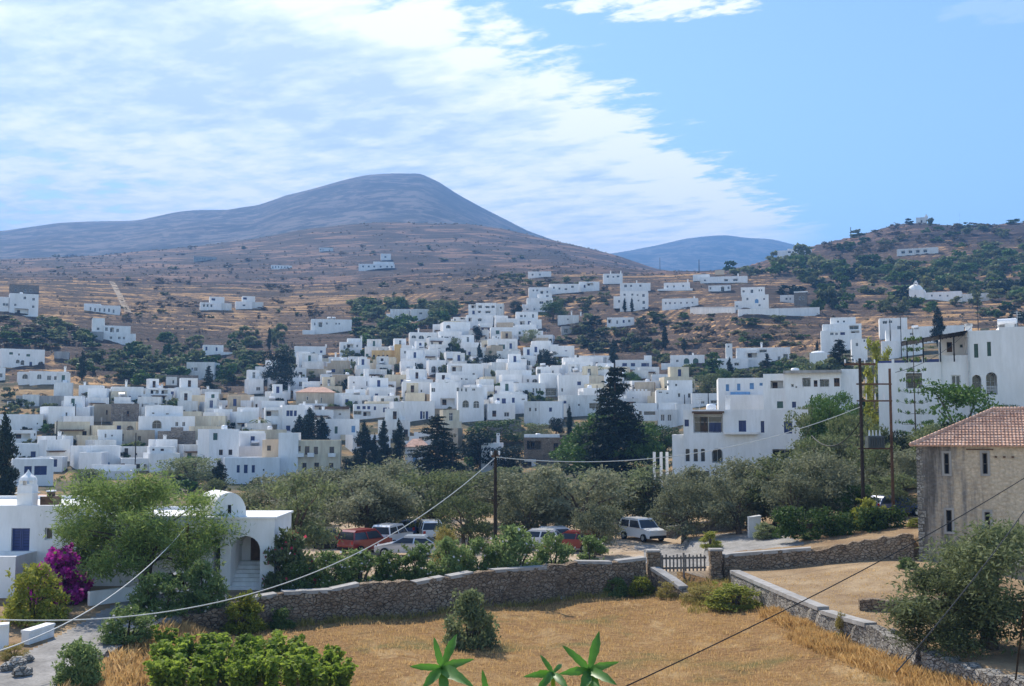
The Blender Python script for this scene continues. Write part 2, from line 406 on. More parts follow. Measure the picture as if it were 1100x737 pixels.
# ---------------------------------------------------------------- the ground, one sheet
nr,nc=len(ROWS),len(PX)
V=np.zeros((nr,nc,3)); V[:,:,0]=ROWS[:,None]*SS[None,:]; V[:,:,1]=ROWS[:,None]; V[:,:,2]=GZ
idx=np.arange(nr*nc).reshape(nr,nc)
Q=np.stack([idx[:-1,:-1],idx[:-1,1:],idx[1:,1:],idx[1:,:-1]],-1).reshape(-1,4)
me=bpy.data.meshes.new('ground'); me.vertices.add(nr*nc); me.vertices.foreach_set('co',V.ravel().astype(np.float32))
n=len(Q); me.loops.add(n*4); me.loops.foreach_set('vertex_index',Q.ravel().astype(np.int32)); me.polygons.add(n)
me.polygons.foreach_set('loop_start',np.arange(0,n*4,4,dtype=np.int32)); me.polygons.foreach_set('loop_total',np.full(n,4,dtype=np.int32))
for k in ('field','dirt','terrace','pathm','village','hill','upper','mount'): me.materials.append(M[k])
C=V.reshape(-1,3)[Q].mean(1); x,Y=C[:,0],C[:,1]
Ya=np.interp(x,[a for a,_ in WA],[b for _,b in WA])+.3
Xb=np.interp(Y,[b for _,b in WB][::-1],[a for a,_ in WB][::-1])+.3
wob=noise2(x,Y,.9,21)
mi=np.zeros(n,int)
mi[(Y>Ya)|(x<-17.2)]=1
mi[(x>Xb)&(Y<Ya)&(Y>36)]=2
mi[(Y>Ya)&(x>13)]=2
pth=(x<-17.0+.25*wob)&(x>-20.6+.3*wob)&(Y<61)&(Y>30)
pth|=(Y>Ya)&(Y<Ya+2.6)&(x<-9)&(x>-20.6)
pth|=(x>9+.6*wob)&(x<19)&(Y>Ya)&(Y<84)&(Y>72.5+wob)
mi[pth]=3
mi[(x<-20.6)&(Y<62)]=2
e=wob*6
mi[(Y>112+e)]=4
mi[(Y>330+e*4)]=5
mi[(Y>720+e*8)]=6
mi[(Y>1750)]=7
me.polygons.foreach_set('material_index',mi.astype(np.int32)); 
me.polygons.foreach_set('use_smooth',np.ones(n,bool))
me.update(calc_edges=True)
FV=V.reshape(-1,3); tt=FV[:,1]*CA+FV[:,2]*SA; vpx=550+F*FV[:,0]/tt; vpy=368.5-F*(FV[:,2]*CA-FV[:,1]*SA)/tt; att=np.zeros(len(FV))
for ex,ey,ew,eh,st in ((45,421,52,8,1.2),(22,441,34,5,1.2),(100,411,24,6,1.0),(62,343,24,9,.8),(60,386,16,8,.9),(40,350,40,6,.6),(172,334,24,3,1.0),(178,343,14,3,1.0),(290,352,60,14,.5),(250,340,60,10,.5),(780,352,90,16,.75),(860,370,40,10,.7),(700,362,26,8,.6),(630,324,40,6,.7),(930,345,60,6,.8),(330,325,70,8,.55),(210,298,70,6,.5),(560,285,40,6,.5),(1000,350,30,8,.7),(20,310,40,6,.5),(640,290,30,5,.5),(385,345,40,5,.5),(1060,262,50,10,.4),(950,255,60,10,.4)):
    att=np.maximum(att,st*np.clip(1.6-1.2*np.sqrt(((vpx-ex)/ew)**2+((vpy-ey)/eh)**2),0,1))
att[FV[:,1]<130]=0
me.attributes.new('straw','FLOAT','POINT').data.foreach_set('value',att.astype(np.float32))
tag(obj('ground',me),kind='structure')

# ---------------------------------------------------------------- sky, sun, air
w=bpy.data.worlds.new('World'); S.world=w; w.use_nodes=True; nt=w.node_tree
bg=nt.nodes['Background']
sky=nn(nt,'ShaderNodeTexSky',sky_type='NISHITA'); sky.sun_disc=False; sky.sun_elevation=SUN_EL; sky.sun_rotation=SUN_AZ
sky.air_density=1.0; sky.dust_density=.25; sky.ozone_density=3.0; sky.altitude=200
nt.links.new(sky.outputs[0],bg.inputs['Color']); bg.inputs['Strength'].default_value=.12
def mth(op,a,b=None,c=None):
    n=nn(nt,'ShaderNodeMath',operation=op)
    for i,v in enumerate((a,b,c)):
        if v is None: continue
        if isinstance(v,bpy.types.NodeSocket): nt.links.new(v,n.inputs[i])
        else: n.inputs[i].default_value=v
    return n.outputs[0]
def sstep(a,b,v):
    n=nn(nt,'ShaderNodeMapRange',interpolation_type='SMOOTHSTEP'); nt.links.new(v,n.inputs[0])
    n.inputs[1].default_value=a; n.inputs[2].default_value=b; return n.outputs[0]
tc=nn(nt,'ShaderNodeTexCoord'); sp=nn(nt,'ShaderNodeSeparateXYZ'); nt.links.new(tc.outputs['Generated'],sp.inputs[0])
zz=mth('MAXIMUM',sp.outputs[2],.04); u=mth('DIVIDE',sp.outputs[0],zz); v=mth('DIVIDE',sp.outputs[1],zz)
# the cloud sheet lies on a level plane; its edge is a straight line across that plane
cb=nn(nt,'ShaderNodeCombineXYZ'); 
ru=mth('ADD',mth('MULTIPLY',u,.80),mth('MULTIPLY',v,-.60)); rv=mth('ADD',mth('MULTIPLY',u,.60),mth('MULTIPLY',v,.80))
nt.links.new(ru,cb.inputs[0]); nt.links.new(rv,cb.inputs[1])
mp=nn(nt,'ShaderNodeMapping'); mp.inputs['Scale'].default_value=(1.0,1.45,1); nt.links.new(cb.outputs[0],mp.inputs[0])
n1=noise(nt,3.3,8,.60,mp.outputs[0],.15)      # puffs
n2=noise(nt,8.0,6,.6,mp.outputs[0],.2)
mp2=nn(nt,'ShaderNodeMapping'); mp2.inputs['Scale'].default_value=(.5,.5,1); mp2.inputs['Location'].default_value=(3.1,1.7,0); nt.links.new(cb.outputs[0],mp2.inputs[0])
n3=noise(nt,1.3,5,.55,mp2.outputs[0])
d=mth('ADD',mth('MULTIPLY',mth('SUBTRACT',u,-.108),-.869),mth('MULTIPLY',mth('SUBTRACT',v,2.56),.494))
d2=mth('ADD',d,mth('ADD',mth('MULTIPLY',mth('SUBTRACT',n2,.5),.55),mth('MULTIPLY',mth('SUBTRACT',n1,.5),.7)))
edge=sstep(-.06,.13,d2)
gap=mth('MULTIPLY',sstep(3.4,4.6,v),sstep(-.9,-1.7,u))       # low at the left the bank breaks into strips
thin=sstep(mth('ADD',.0,0) if False else .36,.50,mth('ADD',n1,mth('MULTIPLY',mth('SUBTRACT',n3,.5),.5)))
dens=mth('MULTIPLY',edge,mth('SUBTRACT',1.0,mth('MULTIPLY',mth('SUBTRACT',1.0,thin),mth('ADD',.10,mth('MULTIPLY',gap,.7)))))
tip=sstep(1.75,1.15,u); dens=mth('MULTIPLY',dens,tip)
# small detached puff at the top
pu=mth('ADD',mth('POWER',mth('MULTIPLY',mth('SUBTRACT',u,.33),3.0),2.0),mth('POWER',mth('MULTIPLY',mth('SUBTRACT',v,2.5),5.0),2.0))
puff=sstep(.55,.1,mth('ADD',pu,mth('MULTIPLY',mth('SUBTRACT',n2,.5),2.6)))
dens=mth('MAXIMUM',dens,mth('MULTIPLY',puff,.95))
pu3=mth('ADD',mth('POWER',mth('MULTIPLY',mth('SUBTRACT',u,1.22),4.0),2.0),mth('POWER',mth('MULTIPLY',mth('SUBTRACT',v,2.55),7.0),2.0))
dens=mth('MAXIMUM',dens,mth('MULTIPLY',sstep(.6,.1,mth('ADD',pu3,mth('MULTIPLY',mth('SUBTRACT',n2,.5),3))),.12))
shade=mth('ADD',mth('ADD',mth('ADD',mth('MULTIPLY',n1,.55),mth('MULTIPLY',n2,.24)),mth('MULTIPLY',n3,.5)),mth('MULTIPLY',sstep(.55,.0,d),.16))
ccol=ramp(nt,shade,[(.53,(.56,.64,.75)),(.63,(.76,.82,.89)),(.73,(1.0,.985,.96))])
bc=nn(nt,'ShaderNodeBackground'); nt.links.new(ccol,bc.inputs[0]); bc.inputs[1].default_value=.88
ms=nn(nt,'ShaderNodeMixShader'); nt.links.new(dens,ms.inputs[0]); nt.links.new(bg.outputs[0],ms.inputs[1]); nt.links.new(bc.outputs[0],ms.inputs[2])
nt.links.new(ms.outputs[0],nt.nodes['World Output'].inputs['Surface'])
sl=bpy.data.lights.new('sun','SUN'); sl.energy=4.4; sl.angle=R(.5); sl.color=(1,.93,.82)
so=bpy.data.objects.new('sun',sl); COL.objects.link(so)
sd=Vector((math.sin(SUN_AZ)*math.cos(SUN_EL),math.cos(SUN_AZ)*math.cos(SUN_EL),math.sin(SUN_EL)))
so.rotation_euler=sd.to_track_quat('Z','Y').to_euler(); so.location=(0,0,60)
vs=S.view_settings; vs.view_transform='Standard'; vs.look='None'; vs.gamma=1; vs.use_curve_mapping=False; vs.exposure=.98
hz=MB().box(-3200,3200,-60,8100,-60,GZ.max()+45).mesh('haze',[])
m=bpy.data.materials.new('haze'); m.use_nodes=True; t=m.node_tree; t.nodes.remove(t.nodes['Principled BSDF'])
pv=nn(t,'ShaderNodeVolumePrincipled'); pv.inputs['Color'].default_value=(.22,.50,1,1); pv.inputs['Density'].default_value=.00023; pv.inputs['Anisotropy'].default_value=0
t.links.new(pv.outputs[0],t.nodes['Material Output'].inputs['Volume']); hz.materials.append(m)
tag(obj('haze',hz),kind='stuff')
S.cycles.use_denoising=True
try: S.cycles.denoiser='OPENIMAGEDENOISE'
except Exception: pass
S.cycles.max_bounces=6; S.cycles.diffuse_bounces=3; S.cycles.glossy_bounces=2; S.cycles.transmission_bounces=4; S.cycles.volume_bounces=0; S.cycles.transparent_max_bounces=6
S.cycles.sample_clamp_indirect=4
# ---------------------------------------------------------------- houses
def facade(mb,x0,x1,z0,z1,y,holes,mi=0):
    "a wall in the plane y facing -y with real openings; hole=(hx0,hx1,hz0,hz1,depth,arch)"
    holes=[h for h in holes if h[1]>x0+.02 and h[0]<x1-.02 and h[3]>z0 and h[2]<z1]
    holes=[(max(h[0],x0+.05),min(h[1],x1-.05),max(h[2],z0+.02),min(h[3],z1-.08),h[4],h[5]) for h in holes]
    xs=sorted({x0,x1,*[h[0] for h in holes],*[h[1] for h in holes]}); zs=sorted({z0,z1,*[h[2] for h in holes],*[h[3] for h in holes]})
    for i in range(len(xs)-1):
        for j in range(len(zs)-1):
            cx,cz=(xs[i]+xs[i+1])/2,(zs[j]+zs[j+1])/2
            if any(h[0]<cx<h[1] and h[2]<cz<h[3] for h in holes): continue
            mb.quad((xs[i],y,zs[j]),(xs[i+1],y,zs[j]),(xs[i+1],y,zs[j+1]),(xs[i],y,zs[j+1]),mi)
    for a,b,c,d,dep,arch in holes:
        yb=y+dep
        if arch:
            r=(b-a)/2; rise=min(r,(d-c)*.75); zs_=d-rise; cx=(a+b)/2
            pts=[(cx-r*math.cos(math.pi*k/10),zs_+rise*math.sin(math.pi*k/10)) for k in range(11)]
            for (p,q),(s,t) in zip(pts,pts[1:]):
                mb.quad((p,y,q),(s,y,t),(s,y,d),(p,y,d),mi)
                mb.quad((p,y,q),(p,yb,q),(s,yb,t),(s,y,t),mi)
            top=zs_
        else:
            top=d; mb.quad((a,y,d),(a,yb,d),(b,yb,d),(b,y,d),mi)
        mb.quad((a,y,c),(a,yb,c),(a,yb,top),(a,y,top),mi); mb.quad((b,yb,c),(b,y,c),(b,y,top),(b,yb,top),mi)
        mb.quad((a,y,c),(b,y,c),(b,yb,c),(a,yb,c),mi)
        if dep>.8: mb.quad((a,yb,c),(b,yb,c),(b,yb,d),(a,yb,d),mi)
def shell(mb,x0,x1,y0,y1,z0,z1,holes,mi=0,parapet=.3,rim=.22):
    facade(mb,x0,x1,z0,z1,y0,holes,mi)
    mb.quad((x1,y0,z0),(x1,y1,z0),(x1,y1,z1),(x1,y0,z1),mi); mb.quad((x0,y1,z0),(x0,y0,z0),(x0,y0,z1),(x0,y1,z1),mi)
    mb.quad((x1,y1,z0),(x0,y1,z0),(x0,y1,z1),(x1,y1,z1),mi)
    r=min(rim,(x1-x0)/5,(y1-y0)/5); X0,X1,Y0,Y1=x0+r,x1-r,y0+r,y1-r; zr=z1-parapet
    o=[(x0,y0),(x1,y0),(x1,y1),(x0,y1)]; n=[(X0,Y0),(X1,Y0),(X1,Y1),(X0,Y1)]
    for i in range(4):
        j=(i+1)%4
        mb.quad((*o[i],z1),(*o[j],z1),(*n[j],z1),(*n[i],z1),mi)
        mb.quad((*n[i],z1),(*n[j],z1),(*n[j],zr),(*n[i],zr),mi)
    mb.quad((*n[0],zr),(*n[1],zr),(*n[2],zr),(*n[3],zr),mi)
WM={}
def win_mesh(w,h,k):
    "opening filler, built at y=0 facing -y, centred on x, standing on z=0; shared by all windows of one size and kind"
    w=round(w*5)/5 or .2; h=round(h*5)/5 or .2
    key=(w,h,k)
    if key in WM: return WM[key]
    mb=MB(); fr={'b':'blue','l':'lblue','g':'green','d':'frame','B':'brown','k':'brown','w':'frame'}.get(k,'frame')
    a=w/2; t=min(.08,w*.12)
    if k in('d','w','B','k'):
        mb.box(-a,a,.04,.07,0,h,1)
        mb.box(-a,-a+t,0,.05,0,h); mb.box(a-t,a,0,.05,0,h); mb.box(-a+t,a-t,0,.05,h-t,h); mb.box(-a+t,a-t,0,.05,0,t)
        if w>.7: mb.box(-t*.4,t*.4,.004,.05,t,h-t)
        if h>1.7: mb.box(-a+t,-t*.4,.008,.05,h*.62,h*.62+t*.7); mb.box(t*.4,a-t,.008,.05,h*.62,h*.62+t*.7)
        if k=='k': mb.box(-a+t,a-t,.012,.045,t,h*.45)
    else:
        # two louvred leaves, one of them ajar
        mb.box(-a,a,.05,.08,0,h,1)
        for s in (-1,1):
            x0,x1=(-a,-.01) if s<0 else (.01,a)
            mb.box(x0,x0+t,0,.045,0,h); mb.box(x1-t,x1,0,.045,0,h); mb.box(x0+t,x1-t,0,.045,0,t); mb.box(x0+t,x1-t,0,.045,h-t,h)
            if s<0 or k!='l' or True:
                nsl=max(3,int(h/.16))
                for q in range(nsl):
                    z=t+(h-2*t)*q/nsl; mb.add([(x0+t,.03,z),(x1-t,.03,z),(x1-t,.01,z+(h-2*t)/nsl*.9),(x0+t,.01,z+(h-2*t)/nsl*.9)],[(0,1,2,3)])
    WM[key]=mb.mesh('window',[fr,'glass' if k!='k' else 'dark']); return WM[key]
def put_win(root,lx,lz,w,h,y,k,first_label=None):
    o=obj('door' if h>1.75 and w<1.8 and k in 'blkgB' else 'window',win_mesh(w,h,k),root,(lx,y,lz))
    o.scale=(w/(round(w*5)/5 or .2),1,h/(round(h*5)/5 or .2)); return o
CHIM={}
def chimney_mesh(h):
    h=round(h*4)/4
    if h not in CHIM:
        mb=MB().box(-.28,.28,-.24,.24,-.4,h*.72).box(-.36,.36,-.32,.32,h*.72,h*.8)
        for sx in(-1,1): mb.box(sx*.3-.06*(sx+1)/1,sx*.3+.06*(1-sx)/1,-.24,.24,h*.8,h*.94)
        mb.box(-.34,.34,-.3,.3,h*.94,h); CHIM[h]=mb.mesh('chimney','white')
    return CHIM[h]
mb=MB(); mb.add([(-.9,0,.05),(.9,0,.05),(.9,1.3,.95),(-.9,1.3,.95)],[(0,1,2,3)],0); mb.add([(-.9,0,0),(.9,0,0),(.9,1.3,.9),(-.9,1.3,.9)],[(3,2,1,0)],1)
mb.box(-.85,-.79,.02,1.25,0,.03,1); mb.box(-.8,-.74,1.22,1.28,0,.9,1); mb.box(.74,.8,1.22,1.28,0,.9,1)
mb.tube([(-.8,1.35,1.15),(.8,1.35,1.15)],.27,10,2); HEATER=mb.mesh('water_heater',['solar','metal','tank'])
mb=MB(); mb.lathe([(.55,0),(.6,.1),(.6,.9),(.5,1.05),(.15,1.1)],n=14); TANK=mb.mesh('water_tank','tank',True)
mb=MB(); mb.tube([(0,0,0),(0,0,.7)],.04,6,1); mb.lathe([(.02,.0),(.25,.05),(.42,.17),(.43,.18)],n=14); DISH=mb
mb=MB(); mb.tube([(0,0,0),(0,0,2.2)],.03,5)
for z,l in ((2.1,.5),(1.9,.7),(1.65,.9)): mb.tube([(-l/2,0,z),(l/2,0,z)],.02,4)
AERIAL=mb.mesh('aerial','metal')
def parse(s):
    out=[]
    for t in s.split(';'):
        t=t.strip()
        if not t: continue
        a=t.split(','); out.append((*[float(v) for v in a[:4]],a[4].strip()))
    return out
HOUSES=[]
hr=random.Random(5)
def H(label,x0,x1,yt,yb,wins='',mat='white',yaw=None,d=None,blocks=(),chim='',extra='',Y=None,name='village_house',cat='house',grp=None,auto=None,below=3.5,par=.3,tile=None):
    """a house whose front spans photo columns x0..x1, roof line yt, ground line yb. wins: 'cx,cy,w,h,kind' in photo pixels.
    blocks: (x0,x1,yt,yb,setback,depth,mat,wins). chim: 'x,ytop'. extra: roof furniture 'h,x;t,x;a,x'"""
    cx=(x0+x1)/2; Y=Y or hit(cx,yb,76); m=Y/F
    if yaw is None: yaw=hr.uniform(-6,12)
    d=d or hr.uniform(6,9)
    ph=math.atan((cx-550)/F); cp=math.cos(ph); yr=R(yaw); yaw=R(yaw)-ph
    o=W(cx,yb,Y); root=empty(name,o,yaw); tag(root,label,cat,grp)
    cy=math.cos(yr)/cp; w=(x1-x0)*m/cy; h=(yb-yt)*m
    yb_=yb
    LX=lambda p,dy:((p-cx)*(Y+dy*cp)/F*cp+dy*math.sin(yr))/math.cos(yr)
    def one(name,x0,x1,yt,yb,dy,dep,mat,wins,zb,auto):
        mm=(Y+dy)/F
        px=lambda p:LX(p,dy)
        pz=lambda q:W(cx,q,Y+dy*cp)[2]-o[2]
        X0,X1,Z1=px(x0),px(x1),pz(yt); holes=[];ch=[]
        zb=zb if yb>=yb_-2 else -pz(yb)
        ws=parse(wins)
        for (a,b,ww,hh,k) in ws:
            c=px(a); z=pz(b+hh/2); W_,H_=ww*mm/cy,hh*mm
            if k[0] in 'pP':       # open loggia with a dark door at its back
                holes.append((c-W_/2,c+W_/2,z,z+H_,1.8,'a' in k)); 
                if k[0]=='p': ch.append((c,z+.02,max(.3,W_-.1),max(.3,H_*(.97 if 'a' in k else .9)),dy+1.72,'w'))
                if k[0]=='P': ch.append((c-W_*.2,z,min(1.1,W_*.4),min(2.1,H_*.85),dy+1.75,'k'))
            else:
                holes.append((c-W_/2,c+W_/2,z,z+H_,.24,'a' in k)); ch.append((c,z,W_,H_,dy+.2,k[0]))
        if auto and not ws:
            ns=max(1,int(Z1/3.0))
            for s in range(ns):
                nw=max(1,int((X1-X0)/2.5))
                for q in range(nw):
                    if hr.random()<.2: continue
                    c=X0+(q+.5+hr.uniform(-.2,.2))*(X1-X0)/nw; k=hr.choice('dddbbkdg' if auto=='1' else auto)
                    door=s==0 and hr.random()<.25
                    W_,H_=(.95,2.1) if door else (hr.choice((.9,1.0,1.3)),hr.choice((1.1,1.3,1.5)))
                    z=Z1/ns*s+(0 if door else .95)
                    if z+H_>Z1-.35: continue
                    if hr.random()<.1 and X1-X0>4: holes.append((c-.8,c+.8,Z1/ns*s+.05,Z1/ns*s+2.2,1.5,hr.random()<.4)); ch.append((c,Z1/ns*s+.06,1.5,2.0,dy+1.4,'w')); continue
                    holes.append((c-W_/2,c+W_/2,z,z+H_,.24,0)); ch.append((c,z,W_,H_,dy+.2,k))
        mb=MB(); shell(mb,X0,X1,dy,dy+dep,-zb,Z1,holes,0,par)
        ob=mb.build(name,mat,root)
        for c in ch: put_win(root,*c)
        return X0,X1,Z1
    X0,X1,Z1=one('wall',x0,x1,yt,yb,0,d,mat,wins,below,auto or ('' if wins else '1'))
    for bl in blocks:
        bx0,bx1,byt,byb,dy,dep,bm,bw=bl
        one('upper_floor' if byb<=yt+2 else 'wing',bx0,bx1,byt,byb,dy,dep,bm or mat,bw,below,None)
    lx=LX
    for t in chim.split(';'):
        if t.strip():
            a,b=[float(v) for v in t.split(',')]; hh=max(.8,(yt-b)*m)
            obj('chimney',chimney_mesh(hh),root,(lx(a,1.2),1.2,Z1-.02 if True else 0))
    for t in extra.split(';'):
        if t.strip():
            k,a=t.split(','); a=float(a); dy=d*.35; zz=Z1-par
            if k=='h': obj('water_heater',HEATER,root,(lx(a,dy),dy,zz)).rotation_euler=(0,0,R(165))
            if k=='t': obj('water_tank',TANK,root,(lx(a,dy),dy,zz))
            if k=='a': obj('aerial',AERIAL,root,(lx(a,dy),dy,zz))
    if tile:
        th=tile*m; hip=min(d/2,(X1-X0)*.3); mb=MB(); e=.3
        a=[(X0-e,-e,Z1),(X1+e,-e,Z1),(X1+e,d+e,Z1),(X0-e,d+e,Z1),(X0+hip,d/2,Z1+th),(X1-hip,d/2,Z1+th)]
        mb.add(a,[(0,1,5,4),(1,2,5),(2,3,4,5),(3,0,4)],0); mb.add([(p[0],p[1],p[2]-.12) for p in a[:4]],[(3,2,1,0)],0)
        mb.build('roof','tile',root)
    HOUSES.append((root,x0,x1,yt,yb,Y,w,d,LX)); return root
# roof tiles
m,nt,b=newmat('clay_tile'); p=pos(nt,src='Object')
wv=nn(nt,'ShaderNodeTexWave',wave_type='BANDS',bands_direction='X'); wv.inputs['Scale'].default_value=1.6; wv.inputs['Distortion'].default_value=.3; nt.links.new(p,wv.inputs['Vector'])
c=ramp(nt,noise(nt,2.2,5,.7,p),[(.3,(.48,.28,.205)),(.5,(.64,.40,.29)),(.7,(.74,.53,.42))])
c=mixc(nt,.35,c,ramp(nt,noise(nt,.5,4,.6,p),[(.35,(.5,.45,.42)),(.6,(1,1,1))]),'MULTIPLY')
nt.links.new(c,b.inputs['Base Color']); b.inputs['Roughness'].default_value=.9; bump(nt,b,wv.outputs['Fac'],1,.06); M['tile']=m

# ---- upper left slope
H('big white three storey block on a dark basement at the far left edge',9.7,41,315.5,339,'26,320,3,3,d;35.6,321,3,3,d;7,328,3,3,d;16,328,2.6,2.6,d;35.5,329,2.8,2.8,d;23,335,15,7,P',yaw=3,blocks=[(-3,9,320,339,.6,7,None,'4,328,3,3,d'),(20,46,339.6,350,-1.5,8,'grey','37,346,17,6,p')],extra='t,22')
H('brown stone house with small dark windows above the big white block',10,42,306,315,'17,312,2.4,3,d;27,312,2.4,3,d;33,312,2.4,3,d','farstone',yaw=2)
H('long low white row of cells on the slope below the dirt track',90,129,328,336,'97,332,2,4,d;102,333,2,4,d;107,333,2,4,d;112,333,2,4,d;117,333,2,4,d;122,334,2,4,d',yaw=-3,blocks=[(90,108,326.6,335,.5,5,None,'')])
H('white villa with a square corner tower and a grey stone terrace wall',111,140,350,368,'114,354,3,4,d;120,354.5,4,5,P;126,355,3,4,d;119,363,3,3,d;128,363,3,3,d;133,363,2.5,3,d',yaw=4,blocks=[(99,112,342.5,367,.8,6,None,'105,354,3,3,d'),(95,111,357,369,-2,3,'grey',''),(140,146,358,369,1,5,None,'')])
H('white house with faded green upper shutters and low arches at left edge',.5,48,375,393,'11.5,380,4,2.6,g;20,381,2,2.4,d;30,381.5,4,2.6,g;19,388.5,4,4,pa;24,389.5,4,5,pa;33,391,3,5,b;44,390,6,4.5,pa',yaw=5)
H('small grey shed with a pale flat roof on the bare orange slope',58,74,377.6,385,'','grey',yaw=-2,auto='d',name='stone_shed',cat='shed')
H('low white bungalow with one arched window and a long dark veranda',32,74,399,413,'42,405,5,5.4,da;52.5,406,4.5,5,d;60.5,406,5,4,p;67,406,6,4,P',yaw=5,blocks=[(20,32,400,412,1.2,6,None,'27,405,6,5,pa')],chim='69.6,393')
H('plain white block cut by the left edge beside the bungalow',-8,5.5,395,409,'',yaw=2,auto='d')
H('long weathered grey house below the strip of orange stubble',17,70,425,436,'31,431,2,4,d','grey',yaw=-2,blocks=[(24,42,424,436,-.6,2,'white2','')])
H('tiny white hut with a dark roof under the orange field',8,16,431,439,'12,435,3,3,k',yaw=2,d=3,name='hut',cat='hut')
H('white house with navy shuttered windows and a covered upper porch, two tall chimneys',120,154,415.5,433,'127,427,2.6,4.6,b;131,427,2.6,4.6,b;135,427,2.2,3,b;139.5,427,2.2,3.4,b;150,427.5,3.6,5,b',yaw=4,blocks=[(108,120,418,433,1.5,6,None,'117,421,2.5,3,d'),(154,185,423,434,.6,7,None,'158,425.5,0,0,d;168,431,3,2,b;178,432,3,2,b'),(156,184,417.5,423.2,.8,6,None,'166,420.5,9,4.4,P;177,420.5,7,4.4,P')],chim='135,408;174,411.5')
H('beige plastered house with one narrow window beside the stone ruin',101,119,434,453,'114.5,443,1.7,5,k','beige',yaw=4,blocks=[(95,101,436,453,.4,6,'white','')])
H('tall roofless ruin of grey brown stone with a single dark window',119,149,433.5,459,'137,444.5,2.6,6,k','farstone',yaw=1,par=1.2,name='stone_ruin',cat='ruin')
H('white cube with one small window and a rounded top on the left',52,80,436.5,462,'71,445,2,4,d',yaw=14)
H('small bright white block set back behind the plain cube on the left',69,89,430,446,'83,436,2,4,d',yaw=6)
H('blue shadowed white annex with a low dark door beside a utility pole',68,100.5,447,463,'83,459.5,3,5,k',yaw=10)
H('broad blank white wall house just right of the big dark tree at left',1,46,445,464,'40,455,1.5,2,d',yaw=8,auto='d')
H('pale house with an open roofed terrace and pinkish back wall at left',12,39,462,477,'24,468.5,17,5.5,P;37,467,2,3,d',yaw=6)
H('white house with a single royal blue window beside the big dark tree',15,46,476.5,494,'35.5,488.3,5.4,6.4,b;23,491,3,1.6,d',yaw=8)
H('low pale house with a very wide blue window at the left edge',13,57,493,522,'29.5,504.8,8,8,b;43,505.6,13.5,9.6,b',yaw=3,d=8)
H('pale two part house with a lit side wall, one window and a blue door',84,129,479,504,'99.5,487,2.6,4,d;116.5,500.5,2.8,7,l',yaw=16,d=6,extra='a,95')
H('white house with a small high window behind the blue door house',105,131,461.5,482,'113,468,2.2,4.4,d;120,468,2,2,d',yaw=2)
H('low beige annex with a teal door between two white houses',84,105,468,482,'93,475,2.6,4,l','cream',yaw=5)
H('cream stone front house with two brown windows and a flat roof',131,166,462,481,'131.8,470,1.8,8,B;149.5,471.5,3.4,6,B','beige',yaw=2)
H('small house with a dull red door under the cream stone front',130,161,480,494,'135.5,485.5,4,8,B;146,488,3,3,d','white2',yaw=4)
H('low whitewashed cottage with brown shutters right of the blue door house',130,162,492.5,506,'132,500,4,4.4,B;148,501,4.6,5,B;156.5,501,3,4.4,ka',yaw=3)
H('white house whose roof parapet has two small square openings',161,193,487,507,'156,500,3,4,d;172,497,2,2,d',yaw=10,blocks=[(161,188,480,487.2,1,4,None,'164.4,483,2.4,2,k;173.8,483.3,3.6,2.4,k')])
H('white house with one large dark arch and two square windows',149,209,447,473,'168.2,456,10.4,9,pa;189.5,455.6,3.4,5,d;197,455.6,3.4,5,d',yaw=2,d=8,blocks=[(156,196,436,447.2,2,6,None,'164,444,3,1.8,d;179,444.6,3.4,1.8,d')])
H('dark rubble ruin in front of the big arch house',169,209,463,487,'178,478,5,6,k','farstone',yaw=-2,par=1.0,d=5,name='stone_ruin',cat='ruin',blocks=[(183,196,459,470,-.8,2,None,'')])
H('cream house with a tall narrow window at its corner',203,227,424.5,444,'210,436.5,1.8,8,k;204,440,2.6,5,d','cream',yaw=5,chim='200,426')
H('white terrace house with one dark window and a blue door',226,270,430,445,'243.2,438.5,2.8,6,d;256.6,439.5,3.8,7.6,b;217,440,2,4,B',yaw=3,blocks=[(214,232,435.4,445,-.6,3,None,'217.5,439.6,2,4,B;226,439.6,2,4,B')])
H('peach flat roofed house peeping above the blue door terrace house',245,273,424,434,'251,428,1.6,3,d;270,428,2.4,3.6,g','peach',yaw=2)
H('tall white house with a green upper window and two brown windows',224,256,461,514,'230.6,469,4.8,7.4,g;236.8,486,4.2,5.8,B;247,486,4.2,5.8,B;228,508,4,5,l',yaw=17,d=8,extra='t,240')
H('stepped white house with tiny dark windows behind a utility pole',253,284,463,494,'265,470.5,2.6,3,d;248,470,2,2,d;263.5,478.5,1.8,3,d;273,479,2.4,3,d;272,487,12,4,p',yaw=6,blocks=[(242,262,468,494,1.5,5,None,'')])
H('long low white house with three blue shuttered openings and a balcony',241,300,491.5,520,'255.8,503.6,3.2,8,b;263.8,503.8,4,9,b;271.8,503.8,3.4,8,b;283,505,2,2.4,d;296,515,2.4,3,d',yaw=5,d=6)
H('three part apartment house with cream upper walls and dark brown windows',316,365,473,511,'320.5,482,4.4,6,B;329.6,484,5,9,B;339,484,4.6,8,B;356,484,5,8,B;327,501,4.4,7.4,B;340,500.6,5,7,B;355.6,502,4.6,9,B','cream',yaw=-3,d=9,Y=222,blocks=[(299,320,465,516,-.8,8,'white','295,503,0,0,d'),(282,301,472.5,499,.6,7,'peach','289,481.3,4.2,5.4,B'),(318,326,487,491,-1.0,1,'white',''),(330,337,486.6,491,-1.2,1.2,'white',''),(352,360,487,491,-1.0,1,'white',''),(352,360,503,507,-1.0,1,'white','')])
H('white house with blue porch rails and paired navy windows behind the palm',303,327,435,465,'309,444,3.2,6,b;312.6,444,3.2,6,b;317,444,3,6,b;309.5,460,4.6,5.6,b',yaw=5,blocks=[(285,303,437.5,463,.8,6,None,'292,444,14,6,P;294,459,8,6,p')])
